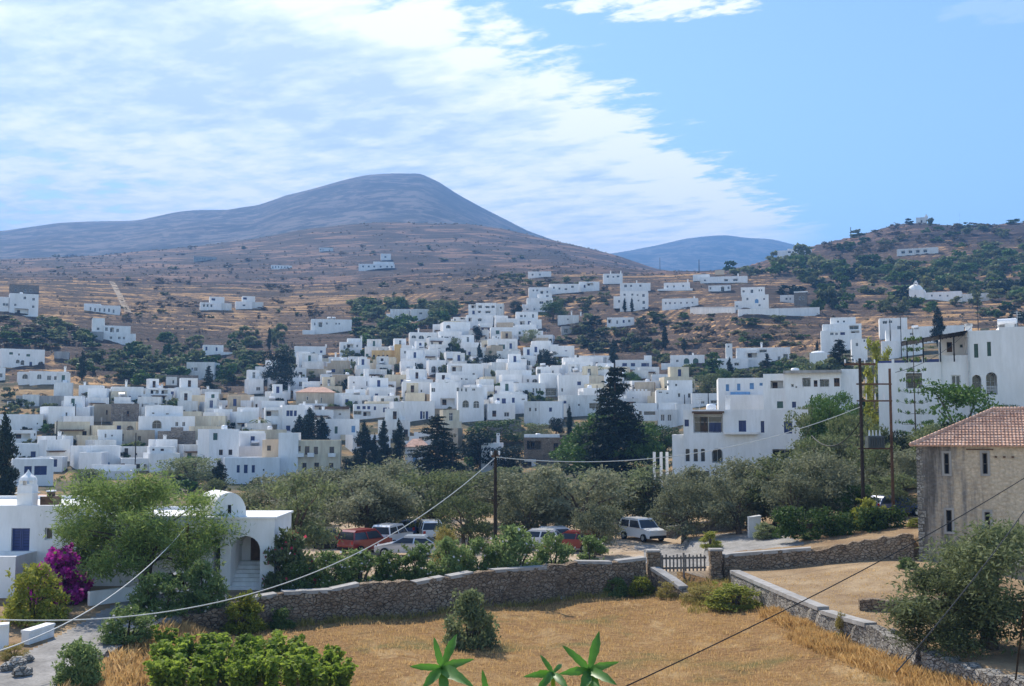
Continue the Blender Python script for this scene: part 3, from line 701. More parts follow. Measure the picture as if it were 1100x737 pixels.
H('large beige house under a broad low clay tile roof',318,360,421.5,440,'330,428,2,4,d;345,430,1.5,6,d','beige',yaw=-3,d=11,tile=6.5,blocks=[(359,379,422,440,-.3,9,'white2','')])
H('small white house with one blue window left of the tile roofed mansion',285,312,420.5,430,'303.6,425.4,4,4,b',yaw=2,chim='310.4,413')
H('white house with a bright blue door and a grey shutter behind the dark firs',340,386,450,473,'350.6,463,4.6,10.6,l;361,462,3.2,7.6,g;379.4,461,4,7,l',yaw=4,blocks=[(366,384,467,479,-.6,2,'cream','')])
H('white cottage with a brown pergola roof behind the bright blue door house',350,376,438,451,'355.5,446,2.2,5.4,k;365,445,3,2.4,d',yaw=2,blocks=[(349,375,436.6,439.5,-1.4,3,'brown','')])
H('white house with dark awnings and a row of navy windows left of the curved house',380,431,434,449,'385,438,3.4,3.4,b;391,438,3.4,3.4,b;396,438,3,3.4,b;402.6,438.6,2.4,4,b;413.4,440.4,4,5,b;418.6,440.4,3,5,b;384,443.5,9,4,p;394,444.5,8,5,P',yaw=3,d=6)
H('white house with paired navy shutters and a curved lit corner',434,467,431,451.5,'427,443.6,9,4.4,p;452.6,446,2.6,8.4,b;458.6,446,2.6,8.4,b;455.5,446,2.2,8,d',yaw=14,blocks=[(423,436,431.5,447,.5,5,None,'427,443,9,4,P')])
H('white house with one wide shallow arch over two blue doors',432,463,410,432,'441,421.5,13,8,pa;452.6,420,2,3,d',yaw=2,d=8)
H('white upper house with a round headed blue window at the village centre',432,459,398.5,411,'451.2,405.4,3.6,6.4,ba;445.4,401,2.4,2.2,d;434.6,406,1.6,2,d',yaw=4)
H('wide white house with a dark shop opening and one square window',463,492,411,443,'465.4,419,4.4,4.6,d;480.8,431.6,15.4,7.4,P',yaw=3,d=9,blocks=[(466,495,439,456,-2,3,'beige','')])
H('white house with two tall arches side by side above the green bushes',492,520,416,453,'500.2,434,7,8,pa;511.6,434.6,6.6,8,da;491.8,418.3,3,4.4,d;496,418.3,2,4.4,d;500.6,418.6,2,4.4,d;508.8,418.6,3.6,2.6,d',yaw=3,d=8,extra='t,515')
H('white house with three navy shutter doors right of the two arches',530,566,423.5,445,'535.2,430.6,3,6,b;541.2,432,4.4,8,b;551.4,430,3,5.4,b;562,429,3.6,2,d',yaw=-2)
H('low white upper house with two dark windows over the navy shutter doors',532,564,414.5,427,'543,421,3.4,3,d;554,421.3,3,2.4,b;559.4,421.3,3.4,2.4,d;532.6,421,2,3,b',yaw=2)
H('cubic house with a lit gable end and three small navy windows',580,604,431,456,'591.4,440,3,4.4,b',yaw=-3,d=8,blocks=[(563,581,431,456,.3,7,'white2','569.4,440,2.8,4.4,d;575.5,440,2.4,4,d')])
H('white house with a little dome on its roof terrace at the village centre',534,566,385.6,400,'558.4,394,3,5,d;563.6,394,2,5,d',yaw=3,extra='t,548')
H('long pale blank house wall below the little roof dome',518,557,390,404,'536.4,395.4,2,2,d',yaw=5)
H('big plain white house front with a palm like tree before it',533,571,397.5,413,'540,404,0,0,d;553,411.5,2,2,d',yaw=2,d=9)
H('white house with a low arched veranda and one round opening',562,580,403,414,'567,409,2.6,3.6,da;574.6,409,6,3.6,pa',yaw=2)
H('stepped white house with a roof dome and one high dark window',577,601,394,411,'594,399.4,1.8,3,d;579,399,4,5,d',yaw=4,extra='h,584')
H('narrow cream lit house beside the big plain white front',519,533,404.5,419,'523.6,412.6,3,2.6,d;531,413,2.2,2.6,d','cream',yaw=9)
H('white cafe house with brown awning and pale parasols on its terrace',481,519,390.6,407,'490.4,396,12,6,P;508.8,401.7,2.6,2.4,d',yaw=3)
H('long pale house below the cafe awning, with tiny grey windows',480,513,403,417,'496,407,2,2,d;501,407.4,3,2,d;512,412,3,4,b',yaw=4)
H('white house with a row of small pale arches beside a dark tree',551,586,411.5,428,'555.4,421.2,3.4,2.6,g;560,421.2,3.4,2.6,d;573,419.4,2,5,da;576.5,419.4,2,5,da;580,419.4,2,5,da',yaw=2)
H('white house with one navy window and one arched dark doorway at centre right',600,633,403,428,'622.2,411.8,4,4,b;628.4,420.4,3.2,3,d;604,419,2.2,4,d;625.5,415,0,0,d',yaw=5)
H('white stepped house with a flat canopy left of the navy window house',580,601,402,426,'581.6,419.6,2,4,d;592,421,12,8,p',yaw=3)
H('small bright white cube with a curved parapet above the central houses',592,612,392.5,404,'594,398.8,1.8,3,d',yaw=4,blocks=[(583,593,395,404,1,5,None,'')])
H('white house with a single square blue window below the upper stubble field',591,617,371.5,386,'608,378.2,2.6,3.6,b',yaw=2,blocks=[(575,592,366,381,1.2,6,None,'')])
H('white house with a deep blue shaded porch on the central slope',605,634,384,399,'615,392.4,3,6,b;620,392.4,3,6,b;627,392,5,5,P',yaw=4)
H('long low white house with a pale wall just left of the tall conifer',622,661,382,391,'640,386.6,0,0,d;645,387,2.4,2.4,d',yaw=1,auto='d')
H('long low house with three blue openings and a stepped tower end',661,696,386.6,397,'671,391.8,5,3.6,b;680,391.8,4.6,3.6,b;693,392,8,3.8,b',yaw=-2,blocks=[(692,700,382,397,.5,5,None,'')])
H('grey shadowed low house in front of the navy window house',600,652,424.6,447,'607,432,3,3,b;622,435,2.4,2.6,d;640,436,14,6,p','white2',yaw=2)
H('low white house with wide dark windows right of the tall conifer top',671,701,409,421,'690.5,414,9,5,d;675,414,3,4,d',yaw=2)
H('white garden house with a toothed parapet beside the tall conifer',673,699,420,433,'680,428,2,3,d',yaw=1,blocks=[(673+4*k,675.4+4*k,418,420.2,0,.5,None,'') for k in range(6)])
H('cubic two storey house with four dark windows right of the tall conifer',705,744,419,437,'729.6,424.6,2.8,4.4,d;740.4,425,2.8,5,d;709.5,421.4,4,2,d;717,422.4,3,1.6,d',yaw=3,blocks=[(718,744,408.5,419.2,.4,6,None,'718,413,2.4,2.6,d;726.6,413.6,2.4,3,d')])
H('white lean house with a dark pole before it and one low window',743,773,422.5,436,'755,432.4,4,3,d;767,431.6,7,3,p',yaw=2)
H('broad white roofed house with a red pergola and two grey shutters',707,728,440,460,'712,448.8,4.4,7,d;719.4,448.8,4.4,7,d','white2',yaw=2,d=8,blocks=[(680,708,433,452,1.8,6,'white','698,443.8,12,3.6,B;688,443.5,3,4,B'),(706,727,432.6,440.2,1.8,6,'white',''),(726,744,434,460,.4,7,'white','')])
H('low white house half hidden above the cubic two storey house',700,736,402,412,'719,406.8,2.4,1.6,d;712,406,1.6,1.6,d',yaw=2)
H('white house with twin round arched windows and red flowers below',720,757,381.4,393,'727.6,387.6,3,2.8,d;737.6,387.8,6,6,ga;747.4,387.8,6,6,ga',yaw=1,chim='744.6,378.6',blocks=[(710,721,390,395,-.5,5,None,'')])
H('white bungalow with a slim square tower behind the small cypress',771,804,385,397,'776.4,391,2.4,2.4,d;781,391,2.4,2.4,d;791.4,391.2,5,3,p',yaw=2,blocks=[(780,787,369,385.4,.6,3,None,'783,372.4,2,2,d')])
H('long white villa with pergolas and dark verandas right of the slim tower',791,849,373.4,392,'808,381,10,6,P;820,377,8,3,p;837,385,3,4,d;844,383.6,5,6,p',yaw=2,d=8,chim='818.4,367.6',blocks=[(803,814,376,379,-1.4,2.5,None,'')])
H('long white house with four light blue windows and a stepped terrace',772,822,406,442,'781.8,416.4,3.6,7.4,l;794,415.8,3.6,7.4,l;808,414.8,4.6,6.6,l;818,413,3.4,3,l;788,424,0,0,d',yaw=3,d=9,Y=182,blocks=[(785,806,421,424.5,-.8,.3,'lblue',''),(784,823,424,444,-1.2,1.4,None,'')])
H('long apartment building with deep balconies and dark glazed doors',844,904,399.5,450,'852,414,3,3.4,d;856,415.6,2,2,d;867.2,410.6,9,9.4,p;877,412,4,7,k;886.5,411.6,10,8,p;899.6,411,6,9,k;853.2,434.6,4.4,6.4,b',yaw=-1,d=10,Y=160,blocks=[(820,846,401,448,1.4,8,None,'835,412.6,14,8.4,P;838,434.6,6.6,7.4,g'),(904,926,397,448,.8,8,None,''),(842,905,397.6,400.6,-1.0,9,'coping','')],extra='t,855')
H('white round topped water tower block beside the dark tree',870,889,379,402,'',yaw=0,d=6,auto='x' if False else 'd',name='tower_house',cat='tower')
H('stepped white three storey house with terraces and tan awnings',882,926,355,377,'894,358.4,4,3,d;899,358.6,3,3,d;905.6,358.4,5,3,b;919,356,9,4,P',yaw=2,blocks=[(884,926,348,355.4,1.2,7,None,'918,352,10,4,p'),(893,920,341,348.4,3,6,None,'901,345.4,2.4,2.4,d;907.4,345.4,2.4,2.4,d')])
H('white two storey cube left of the thin double poles',945,975,341.6,362,'951,346,5,3,p;957,345.6,4,3,d;966,352,4,4,d',yaw=3)
H('stepped white house with a heater on top behind the thin double poles',952,991,354,383,'962,375,4,3,d;980,359,4,2.4,d;985,370,3,3,d',yaw=2,blocks=[(947,966,366,383,-1.5,4,None,'955,378,3,3,d')],extra='h,985')
H('white house partly hidden behind the yellow poplar',915,932,364,388,'921,370,3,4,d;929,366,2,3,d',yaw=2)
H('plain white roof storey peeping behind the big right hand house',985,1036,350,368,'1000,356,3,3,d',yaw=1,auto='d')
# ---- right middle slope
H('white three storey house with two cypresses in front on the upper slope',666,696,312.6,334,'671,316.4,2.4,2.4,d;679.4,316.4,2.4,2.4,d;691.4,317.6,2.8,3.4,d;691.6,325,2.8,3.6,d;691.6,331,3,2,d;685,317,2,2,d;686,323,2,2,d',yaw=-3,blocks=[(659,668,318,331,.8,6,None,'665,323.4,2.4,3,d')])
H('white crenellated two storey house on the upper slope with a chimney',711,750,320.6,331,'715,325.4,2,2.6,d;719.6,325.4,2,2.6,d;725,325.4,2,2,d;731.6,325.4,2,2,d;738,325.4,2,2,d;744,325.4,2,2,d',yaw=-2,blocks=[(728,750,331,339.5,-1.0,7,None,'733.4,332,2.6,3,d;743,332,2.6,3,d')],chim='746,318')
H('long low white house on a stone platform below the skyline notch',713,741,303.6,311,'717,307.6,2,2.4,d;724,307.6,2,2.4,d;734,307.4,2,2.4,d',yaw=-2,blocks=[(706,744,310,313,-1.5,5,None,'')],chim='739,300')
H('pale flat roofed house left of the stone platform house',666,699,304,313,'672,307,3,3,d;678,307,2.4,2.4,d;688,307,2.4,2.4,d',yaw=1,chim='684,300.6')
H('plain white wall house with two white parasols below it',761,785,306.6,313,'',yaw=-1,auto='d')
H('very long low white house under the first pine trees',752,803,297,304,'757,300.6,2,2,d;780,301,4,2.4,p;790,301,5,2.4,p',yaw=-2,blocks=[(744,762,294,301,2,5,None,''),(768,778,290,295,6,5,'beige','')],chim='793,294')
H('white stepped house with a small blue gable above a long garden wall',797,826,316.6,333,'813,323.4,4,4.6,la;803,321,2.4,3,d;821,321.4,2,2,d;816,328,2.4,2.4,d;791.6,328.4,2.4,2,d',yaw=0,blocks=[(796,822,308.4,317,.8,6,None,'799,312.6,2.6,2.6,d;808,312.8,3,4,d;816,312,1.4,2.4,d;818.6,312,1.4,2.4,d'),(789,798,323,333,.4,5,None,'791.6,328.4,2.4,2,k')])
H('low pale house with pink flowers between the stepped and stone houses',838,853,317,325,'845,321,2.4,2.6,d;849,321,2,2.6,d',yaw=0,mat='white2')
H('square grey stone house with pale roof edge on the right slope',853,867,314,329,'859.6,320.4,2,3.4,d;863,320.4,2,3.4,d','farstone',yaw=-2,blocks=[(853,868,313,314.2,-.1,6,'white','')])
H('pale house with a row of dark windows on the skyline shoulder',835,872,268.6,277,'848,270.6,3.4,2,d;852,270.8,2.4,2,d;857,271,1.8,2.4,d;862,270.6,3,2,d',yaw=-2,blocks=[(846,868,267,268.8,1,5,None,'')])
# ---- middle upper village
H('far pale house group alone on the brown slope above the village centre',567,592,291.6,298,'572,295,2,2,d;580,295,2,2,d',yaw=-2)
H('white house row with small windows at the left end of the upper ridge',568,592,308.6,319,'573,312,1.8,2,d;577,312,1.8,2,d;582,314,3,3,p;588,313.6,1.8,2.4,d',yaw=2)
H('long white house with evenly spaced square windows on the upper ridge',590,622,305,315,'595,309,2,2.4,d;601,310,2,2.4,d;608,310.6,3,2,d;615,308,3,2.4,d',yaw=3,extra='a,605')
H('white house with a blue veranda in the middle of the upper ridge',622,644,302.6,313,'628,307.6,2,3,b;634,305.4,7,3,P',yaw=2)
H('tall pale house with two corner chimneys at the end of the upper ridge',648,669,294,305,'653,297,2.6,2.6,d;659,297.4,2,2,d;664,297,3,2,d',yaw=2,chim='656,290.6;667,290.4')
H('stepped white house climbing in three blocks left of a round green tree',566,594,320,335,'572,325,0,0,d;581.6,325,4.4,3,d;588,324,3,2.6,p',yaw=2,blocks=[(561,573,327,335,-1,5,None,'566.4,332.4,2.4,2,d;574,332,2,2,d'),(578,593,315.6,320.4,1.2,6,None,'588,318,3,2,d')])
H('white house with a navy doorway and ground floor terrace in the upper village',555,582,343,354,'561,347,5,4,P;568.6,347.6,3,5.4,b;575,347,0,0,d',yaw=2,blocks=[(554,578,335,343.4,1,6,None,'560,339.6,3,2.6,d;564,339.6,2,2.6,d;572.6,339.4,2.4,4,d')])
H('lonely white cottage with a flat brown roof edge among bushes',599,622,338.6,348,'610,343,2,2,d','white2',yaw=0,chim='614,333.6;624,335')
H('long low white cottage with four openings left of the dark conifers',652,681,341,351,'655,345,3.6,4,P;663,346,2,4,d;670,345.4,2,3,b;676,345,2.6,3,d',yaw=-2)
H('grey stone hut below the lonely cottage',603,616,350.4,359,'608,355.4,4,4,p','grey',yaw=3,name='stone_hut',cat='hut')
H('white hotel with two rows of wide balcony openings at the top of the village',511,533,325.4,343,'515.6,329.4,4,3,p;523.6,329.8,4.6,2.4,p;529.6,329.6,3.6,2.6,p;515,335,3.4,2.4,P;524,335.2,5.6,2.6,p',yaw=-4,blocks=[(503,512,327,343,1,6,None,'508.4,329,5,4,P;508.6,335.6,2.6,4,b'),(533,541,326,343,.4,7,'white2','538,330.6,2.4,2.4,d')])
H('white house with two dark corner loggias below the hotel',501,530,338.6,352,'505,343.4,3.4,4,P;515.4,343.6,4,3,p',yaw=3)
H('small stepped white house left of the loggias below the hotel',487,502,340.6,352,'488.6,343.6,2,2.4,d;497,341.6,5,3,P',yaw=2)
H('large blank pale house with one dark arch at its left end',476,505,346,363,'481.6,351,5,4,pa',yaw=9,d=8)
H('plain pale cube right of the round dark tree in the upper village',532,558,342,357,'536,348,0,0,d;534,350,2,2.6,d',yaw=3,auto='d')
H('plain pale cube with faint shutters under the upper cube',527,557,351.6,366,'534.6,357,4,4,g;548,359,0,0,d',yaw=4,chim='552,360')
H('low white house with three wide shutters below the two pale cubes',524,556,364,379,'530,373,4.6,5,g;539,372.6,7,5,g;551.4,371,2.4,2.4,d',yaw=2,blocks=[(529,538,360.6,364.2,1,3,None,'533,362,2,1.6,d')])
H('white house with two dark doors and a slatted stair beside a cypress',571,591,366.4,381,'576.4,371.6,1.8,3.8,k;580.2,372,1.8,4,k',yaw=3,blocks=[(589,600,370,381,.8,5,None,'')])
H('white two storey house with a small canopy and thin pole in front',471,496,356,371,'479.6,362.4,5,1.6,d;487,362.6,3,2.4,d;475,362,1.6,2,d',yaw=4)
H('low white house with three blind arches and one white chimney',440,470,357,371,'444.4,362,5,3.4,da;452.6,362.4,6,4,da;461,362.8,5.4,4,da;471.6,363,1.6,2.4,d',yaw=4,chim='449.4,352.4')
H('pale blue shadowed cube with a framed edge below the three arches',461,479,370,382,'472,375,2.6,2.6,d',yaw=2)
H('white house with two small windows right of the ochre house',430,447,374,389,'435,378.4,2.4,3,d;440.4,378.6,2.4,3,d',yaw=3,blocks=[(424,431,370,388,.4,4,'ochre','')],extra='t,444')
H('ochre house with four tall dark shutters and a stepped gable',399,425,376.4,392,'401.6,383.6,2,4.8,k;406.6,384,2.2,5,k;411.6,384.2,2.4,5.4,k;416,383.6,2,4.8,k','ochre',yaw=-2,d=8,chim='405,373.6;420,372.4')
H('white house with three arched windows left of the ochre house',374,392,383,394,'377.6,387.8,2,4,ka;381,387,2,3.4,da;385.6,387,2,3.4,da',yaw=2,blocks=[(390,400,384,394,.4,5,'peach','')])
H('white house with a row of five dark windows under a chimney',353,373,383.6,395,'357,389.6,2,4,b;361,389.8,2.4,4.4,b;365,389.8,2.4,4,b;367.8,389.8,1.8,4,b;371,389.4,2,4,d',yaw=2,chim='360.4,378.4',blocks=[(344,354,385,395,.3,5,'cream','347,390,1.4,2.6,d;350,390,1.4,2.6,d')])
H('bright white cube right of the big round dark tree',332,346,381,396,'327.6,383,0,0,d;335,385,2,2,d',yaw=12,blocks=[(321,333,378,396,.8,5,None,'327.6,381.6,2.4,2.4,d')])
H('long low white house behind the big round dark tree',316,350,372,384,'340.6,378,0,0,d;345,377.6,2.4,2.4,b',yaw=0,chim='350.2,369')
H('white two storey house with a little balcony on the slope above the ochre house',365,389,367.4,382,'370,373,2.4,4,d;376,371.6,7,4,P;383.6,371.6,2,3,d',yaw=2,blocks=[(373,387,363.4,367.8,1.4,5,None,'')],chim='388,360.6')
H('wide white villa with a tall blank right wing high on the left slope',334,378,343,358,'338,348.4,1.6,3,d;344,349,4,5,p;351,347.6,2,2.4,d;361,347.6,2,2,d;364.4,347.6,2,2,d',yaw=2,blocks=[(325,338,355,367,-1.5,5,None,'335,363.6,2.6,2,d')],extra='h,354;h,359')
H('white house with a dark doorway below the big round dark tree',311,329,395,410,'323,401.6,3.4,4,k;318,401.6,2,2.4,d',yaw=5,blocks=[(329,352,396,405,.6,5,'beige','334,401,2.4,3,d')])
H('long white house with a small blue door above the tile roofed mansion',345,376,402,413,'355.4,406.4,2.4,4.6,b;348,408.6,2.4,2,d',yaw=4,extra='h,354')
H('white gabled house with a tall slim end tower above the mansion',375,402,404,425,'380,411,2,2,d;389,418,3,3,d;394,412,1.4,5,d',yaw=5,blocks=[(391,396,396,405,.4,2,None,'')])
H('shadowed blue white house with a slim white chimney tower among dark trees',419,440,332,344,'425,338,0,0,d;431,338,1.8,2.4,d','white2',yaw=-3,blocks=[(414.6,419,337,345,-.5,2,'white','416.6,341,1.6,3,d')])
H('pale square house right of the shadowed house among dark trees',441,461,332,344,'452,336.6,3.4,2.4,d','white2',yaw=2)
H('white cottage with two windows on the left slope above a bigger wing',218,240,370.6,381,'221.6,374.6,2,4,b;232.6,375,2,4,b',yaw=2,blocks=[(237,268,378,393,-1.2,6,None,'244.4,385,2,2.4,d;257,389,3,5,d')])
H('pale flat roofed house with a big blank side behind a dark fir',200,230,389,408,'210,396.6,4,4,d;206,396,2,2.6,d','white2',yaw=-14,d=8)
H('low stone cottage with one white framed window beneath the green trees',178,213,403,417,'186,410.4,2.4,4,d','farstone',yaw=2,blocks=[(169,179,402,410,1,5,None,'171,405,2.4,4,d'),(178,190,405,414,-.3,.6,'white2','186,410.4,2.4,4,d')])
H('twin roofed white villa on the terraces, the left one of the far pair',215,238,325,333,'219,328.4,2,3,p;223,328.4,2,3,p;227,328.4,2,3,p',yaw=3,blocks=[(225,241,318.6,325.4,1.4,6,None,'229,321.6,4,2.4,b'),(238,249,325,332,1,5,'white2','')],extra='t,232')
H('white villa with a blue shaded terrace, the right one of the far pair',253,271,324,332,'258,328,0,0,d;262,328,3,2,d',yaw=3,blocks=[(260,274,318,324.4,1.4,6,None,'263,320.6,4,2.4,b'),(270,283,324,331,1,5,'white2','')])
H('far low white bungalow alone on the brown hillside',291,314,285,289,'',yaw=1,auto='d')
H('big far white house with a line of openings on the brown hillside',385,424,283.6,289,'390,286.4,2,2,d;396,286.4,2,2,d;402,286.4,2,2,d;409,286.4,2,2,d;416,286.4,2,2,d;421,286.4,2,2,d',yaw=-2,blocks=[(401,423,281,284,1.5,6,None,''),(404,424,293,297,-14,4,'white2','')])
H('tiny white cube just above the big far white house',409,420,272.6,279.6,'414,276,2,2,d',yaw=2)
H('pale far ruin walls near the top of the brown hill',343,358,266,270,'','white2',yaw=2,auto='d')
H('pair of pale far sheds on the left of the brown hillside',208,233,275.6,280,'','grey',yaw=2,auto='d',name='farm_shed',cat='shed')
H('long pale low building with open bays high on the right hill',963,1008,266.6,273,'970,270,4,3,p;978,270,4,3,p;986,270,4,3,p;994,270,4,3,p','white2',yaw=-2)
H('white garden cottage with flowers in front of it left of the firs',289,301,409.6,420,'291,415,2.6,4,b',yaw=3,d=5)
H('white garden cottage half hidden by trees at the left slope foot',265,281,409,419,'268,414,2,3,d',yaw=-4,d=5)
# ---- valley floor in front of the village
H('low white cottage with one door and a clay tile roof beside the cypresses',435,459,480,503,'445.4,493.6,4.4,9.6,l',yaw=-2,d=7,tile=8.5,mat='white2')
H('tall narrow white house front with one slim window behind the dark pole',517,536,476,508,'524.4,488.6,2,7,d',yaw=-9,d=6,blocks=[(534,543,485,508,.6,6,None,'')],chim='535,465')
H('dark stone house with a white roof edge and a sunshade porch by the round pine',563,603,470,497,'574,478.4,14,9,P;597,481,5,10,k;568,478,4,9,p','stone',yaw=-3,d=8,blocks=[(563,600,466.6,470.2,.3,7,'white',''),(561,575,494,503,-3,3,'white2','566,499,10,6,k')],extra='t,578')
H('collapsed stone cottage among bushes under the navy shutter doors',524,560,451,464,'544.6,460,2,2.4,k','farstone',yaw=4,par=.9,d=5,name='stone_ruin',cat='ruin')
H('low white shed with a sloping white pipe beside the dark firs',471,486,501,509,'',yaw=3,auto='d',d=4,name='shed',cat='shed')
H('long grey roofed store behind the feathery tree at left',98,142,506,515,'','white2',yaw=2,auto='d',d=5)

# ---- the many small houses that fill the village
LM=[('the ochre house',412,384),('the tile roofed mansion',340,422),('the tall conifer',662,420),('the two arch house',505,435),('the cafe with brown awning',500,397),('the roof dome house',550,392),('the cubic house with a lit gable',590,443),
 ('the navy window house',615,415),('the wide shallow arch house',447,420),('the bright blue door house',363,461),('the curved corner house',450,441),('the upper village cypress',515,380),('the big arch house',179,460),('the long vaulted house',250,452),('the cream stone front',148,470),
 ('the white gabled house',388,414),('the three wide shutters house',540,371),('the blank house with one arch',490,354),('the toothed parapet house',686,426),('the cubic house with four windows',724,428),('the deep blue porch house',620,391),('the three blind arches',455,364),('the two slim cypresses',420,475),
 ('the stone ruin',134,446),('the big dark cypress at the left edge',7,480),('the blue door pale house',106,491),('the shop opening house',478,427),('the round headed blue window',446,405),('the hotel',522,334),('the long low three blue window house',680,391)]
used=set(); fr=random.Random(99)
def fill(n,poly,wr=(4.2,8.6),hh=(2.8,5.4)):
    xs=[p[0] for p in poly]; ys=[p[1] for p in poly]; k=t=0
    while k<n and t<n*60:
        t+=1; px=fr.uniform(min(xs),max(xs)); yb=fr.uniform(min(ys),max(ys)); ins=False
        for (x0,y0),(x1,y1) in zip(poly,poly[1:]+poly[:1]):
            if (y0>yb)!=(y1>yb) and px<(x1-x0)*(yb-y0)/(y1-y0)+x0: ins=not ins
        if not ins: continue
        Y=hit(px,yb,120); w=fr.uniform(*wr); d=fr.uniform(4.5,7.5); hw=w/2/Y*F
        if any(Y<h[5]+h[7]+.4 and Y+d>h[5]-.4 and px+hw>h[1]-1 and px-hw<h[2]+1 for h in HOUSES): continue
        ht=fr.uniform(*hh); st='two storey' if ht>5 else 'low'; mat=fr.choice(['white']*5+['white2']*3+['cream','beige']); wc=fr.choice('bbdddgk'); rf=fr.choice(['a chimney','a water tank','a solar heater','an aerial','a plain roof','a plain roof'])
        col={'white':'white','white2':'weathered white','cream':'cream','beige':'beige'}[mat]; wn={'b':'blue','d':'white framed','g':'green','k':'brown'}[wc]
        nm,lx,ly=min(LM,key=lambda q:(q[1]-px)**2+((q[2]-yb)*1.5)**2); dx,dy=lx-px,ly-yb
        rel='near' if abs(dx)<9 and abs(dy)<5 else ('left of' if dx>0 else 'right of') if abs(dx)>abs(dy)*1.6 else ('just above' if dy>0 else 'just below')
        lab=f"{st} {col} house with {wn} openings and {rf}, {rel} {nm}"
        if lab in used or len(lab.split())>16: continue
        used.add(lab); m=Y/F; bk=[]; yt_=yb-ht/m; q=fr.random(); x0_,x1_=px-hw,px+hw
        if q<.22: a0=x0_+fr.uniform(0,.25)*2*hw; a1=a0+fr.uniform(.55,.75)*2*hw; bk.append((a0,min(a1,x1_),yt_-2.7/m,yt_+.2,fr.uniform(1.2,2.6),3.0,mat,f'{(a0+min(a1,x1_))/2},{yt_-1.1/m},{.9/m},{1.9/m},{wc}'))
        elif q<.40: bk.append((x0_-1.1/m,x0_,yt_+.9/m,yb,.4,1.0,mat,'')); bk.append((x0_-2.2/m,x0_-1.1/m,yt_+2.0/m,yb,.4,1.0,mat,''))
        elif q<.66: bk.append((x0_+.2*hw,x1_-.3*hw,yb-2.45/m,yb-2.32/m,-1.7,1.7,'brown',''))
        elif q<.8: bk.append((x0_+.5*hw,x1_,yb-ht*.5/m,yb-(ht*.5-.95)/m,-1.1,1.1,mat,''))
        H(lab,px-hw,px+hw,yb-ht/m,yb,'',mat,d=d,Y=Y,blocks=bk,yaw=fr.uniform(-14,20),auto=wc*4+'dd',below=3,chim=f'{px+fr.uniform(-.5,.5)*hw},{yb-ht/m-1.1/m}' if 'chimney' in rf else '',extra={'a water tank':'t','a solar heater':'h','an aerial':'a'}.get(rf,'')+f',{px+fr.uniform(-.4,.4)*hw}' if rf in('a water tank','a solar heater','an aerial') else '',grp='small houses of the village'); k+=1
fill(120,[(385,388),(470,378),(600,385),(645,400),(640,446),(540,452),(470,440),(380,446)])
fill(54,[(280,408),(385,392),(385,450),(300,470),(270,430)])
fill(60,[(0,432),(200,425),(300,440),(300,505),(130,515),(0,505)])
fill(30,[(640,396),(790,400),(790,438),(660,446),(640,425)])
fill(16,[(470,352),(560,348),(590,372),(560,384),(470,382)])
fill(8,[(345,505),(420,470),(470,460),(520,470),(470,490),(440,470)])
# ---------------------------------------------------------------- big houses of the middle distance
H('white two storey house with three slim arches and navy shutters behind the olives',734.5,868.5,440,516,
  '738.2,454.4,4.8,7.4,b;761.5,455,32,19.6,p;798.5,457.8,8,12,b;820,458.6,3.8,12.4,b;847,459.2,8.6,13,b;738.8,489.4,5.4,14.4,da;747.6,489.4,5.6,14.4,da;755.4,489.4,5.4,14.4,da;771,489.6,11.6,15.4,pa;844,487.5,28,10,p;756,511,12,9,k',
  yaw=1,d=10,Y=130,chim='783,424',name='white_house',par=.35,
  blocks=[(722,735,467,516,.4,8,None,''),(744,779,441.6,443.6,-.5,2.6,'brown',''),(779,815,464,466.5,-.9,.95,None,''),(757.5,758.6,453,464.6,1.2,.1,'brown',''),(708,711,486,514,6,.3,None,''),(714.5,717.5,486,514,6,.3,None,''),(700.5,703.5,486,514,6,.3,None,'')],extra='a,752;t,765')
hb=HOUSES[-1][0]
for px,k in ((757,'k'),(767,'b'),(771,'b')):
    put_win(hb,HOUSES[-1][8](px,1.75),W(800,464.8,131)[2]-hb.location.z,.95 if k=='b' else .9,1.9 if k=='k' else 1.2,1.72,k)
rb=H('big white house with two arched loggias and a dark terrace pergola at the right edge',1042,1076,355,449,
  '1051,376.6,4.6,15,g;1065,375,4.2,15.4,g;1050.6,413,10,21,pa;1066.6,412,11.8,24,pa',
  yaw=4,d=10,Y=100,name='white_house',par=.2,
  blocks=[(1076,1150,352,449,.05,10,None,''),(1012,1042,381,449,.25,9,None,'1028,408.5,10,12,d'),(941,1012,388,449,.1,9,None,'981.6,408,18,17,p'),
   (957,960,384,388.2,.12,.3,None,''),(975,978,383,388.2,.12,.3,None,''),(991,994,382.4,388.2,.12,.3,None,''),(1010,1013.5,366,388.2,.12,.3,None,''),
   (942,957,385.6,388.2,.2,.06,'blue',''),(960,975,385.2,388.2,.2,.06,'blue',''),(978,991,384.8,388.2,.2,.06,'blue',''),(994,1010,384.6,388.2,.2,.06,'blue',''),
   (1012,1042,360,381.2,4.5,4,None,'1022,372,6,11,k;1035,371,4,4,d'),(1083,1093,345,352,2,1.6,'white2','')],extra='h,1088;a,1096',chim='1043.5,347')
X=lambda px:HOUSES[-1][8](px,0); Z=lambda py:W(1059,py,100)[2]-rb.location.z
mb=MB()
for k in range(16): mb.box(X(970+k*4.6),X(970+k*4.6)+.09,-.3,5.0,Z(366)+k*.055,Z(366)+k*.055+.12)
mb.add([(X(969),-.4,Z(365.5)),(X(1042),-.4,Z(355.4)),(X(1042),5,Z(355.4)),(X(969),5,Z(365.5)),(X(969),-.4,Z(365.5)+.05),(X(1042),-.4,Z(355.4)+.05),(X(1042),5,Z(355.4)+.05),(X(969),5,Z(365.5)+.05)],[(0,3,2,1),(4,5,6,7),(0,1,5,4),(1,2,6,5),(2,3,7,6),(3,0,4,7)])
for px in (974,992,1011,1026): mb.box(X(px),X(px)+.12,-.2,-.08,Z(388),Z(366)+.1+(px-970)*.012)
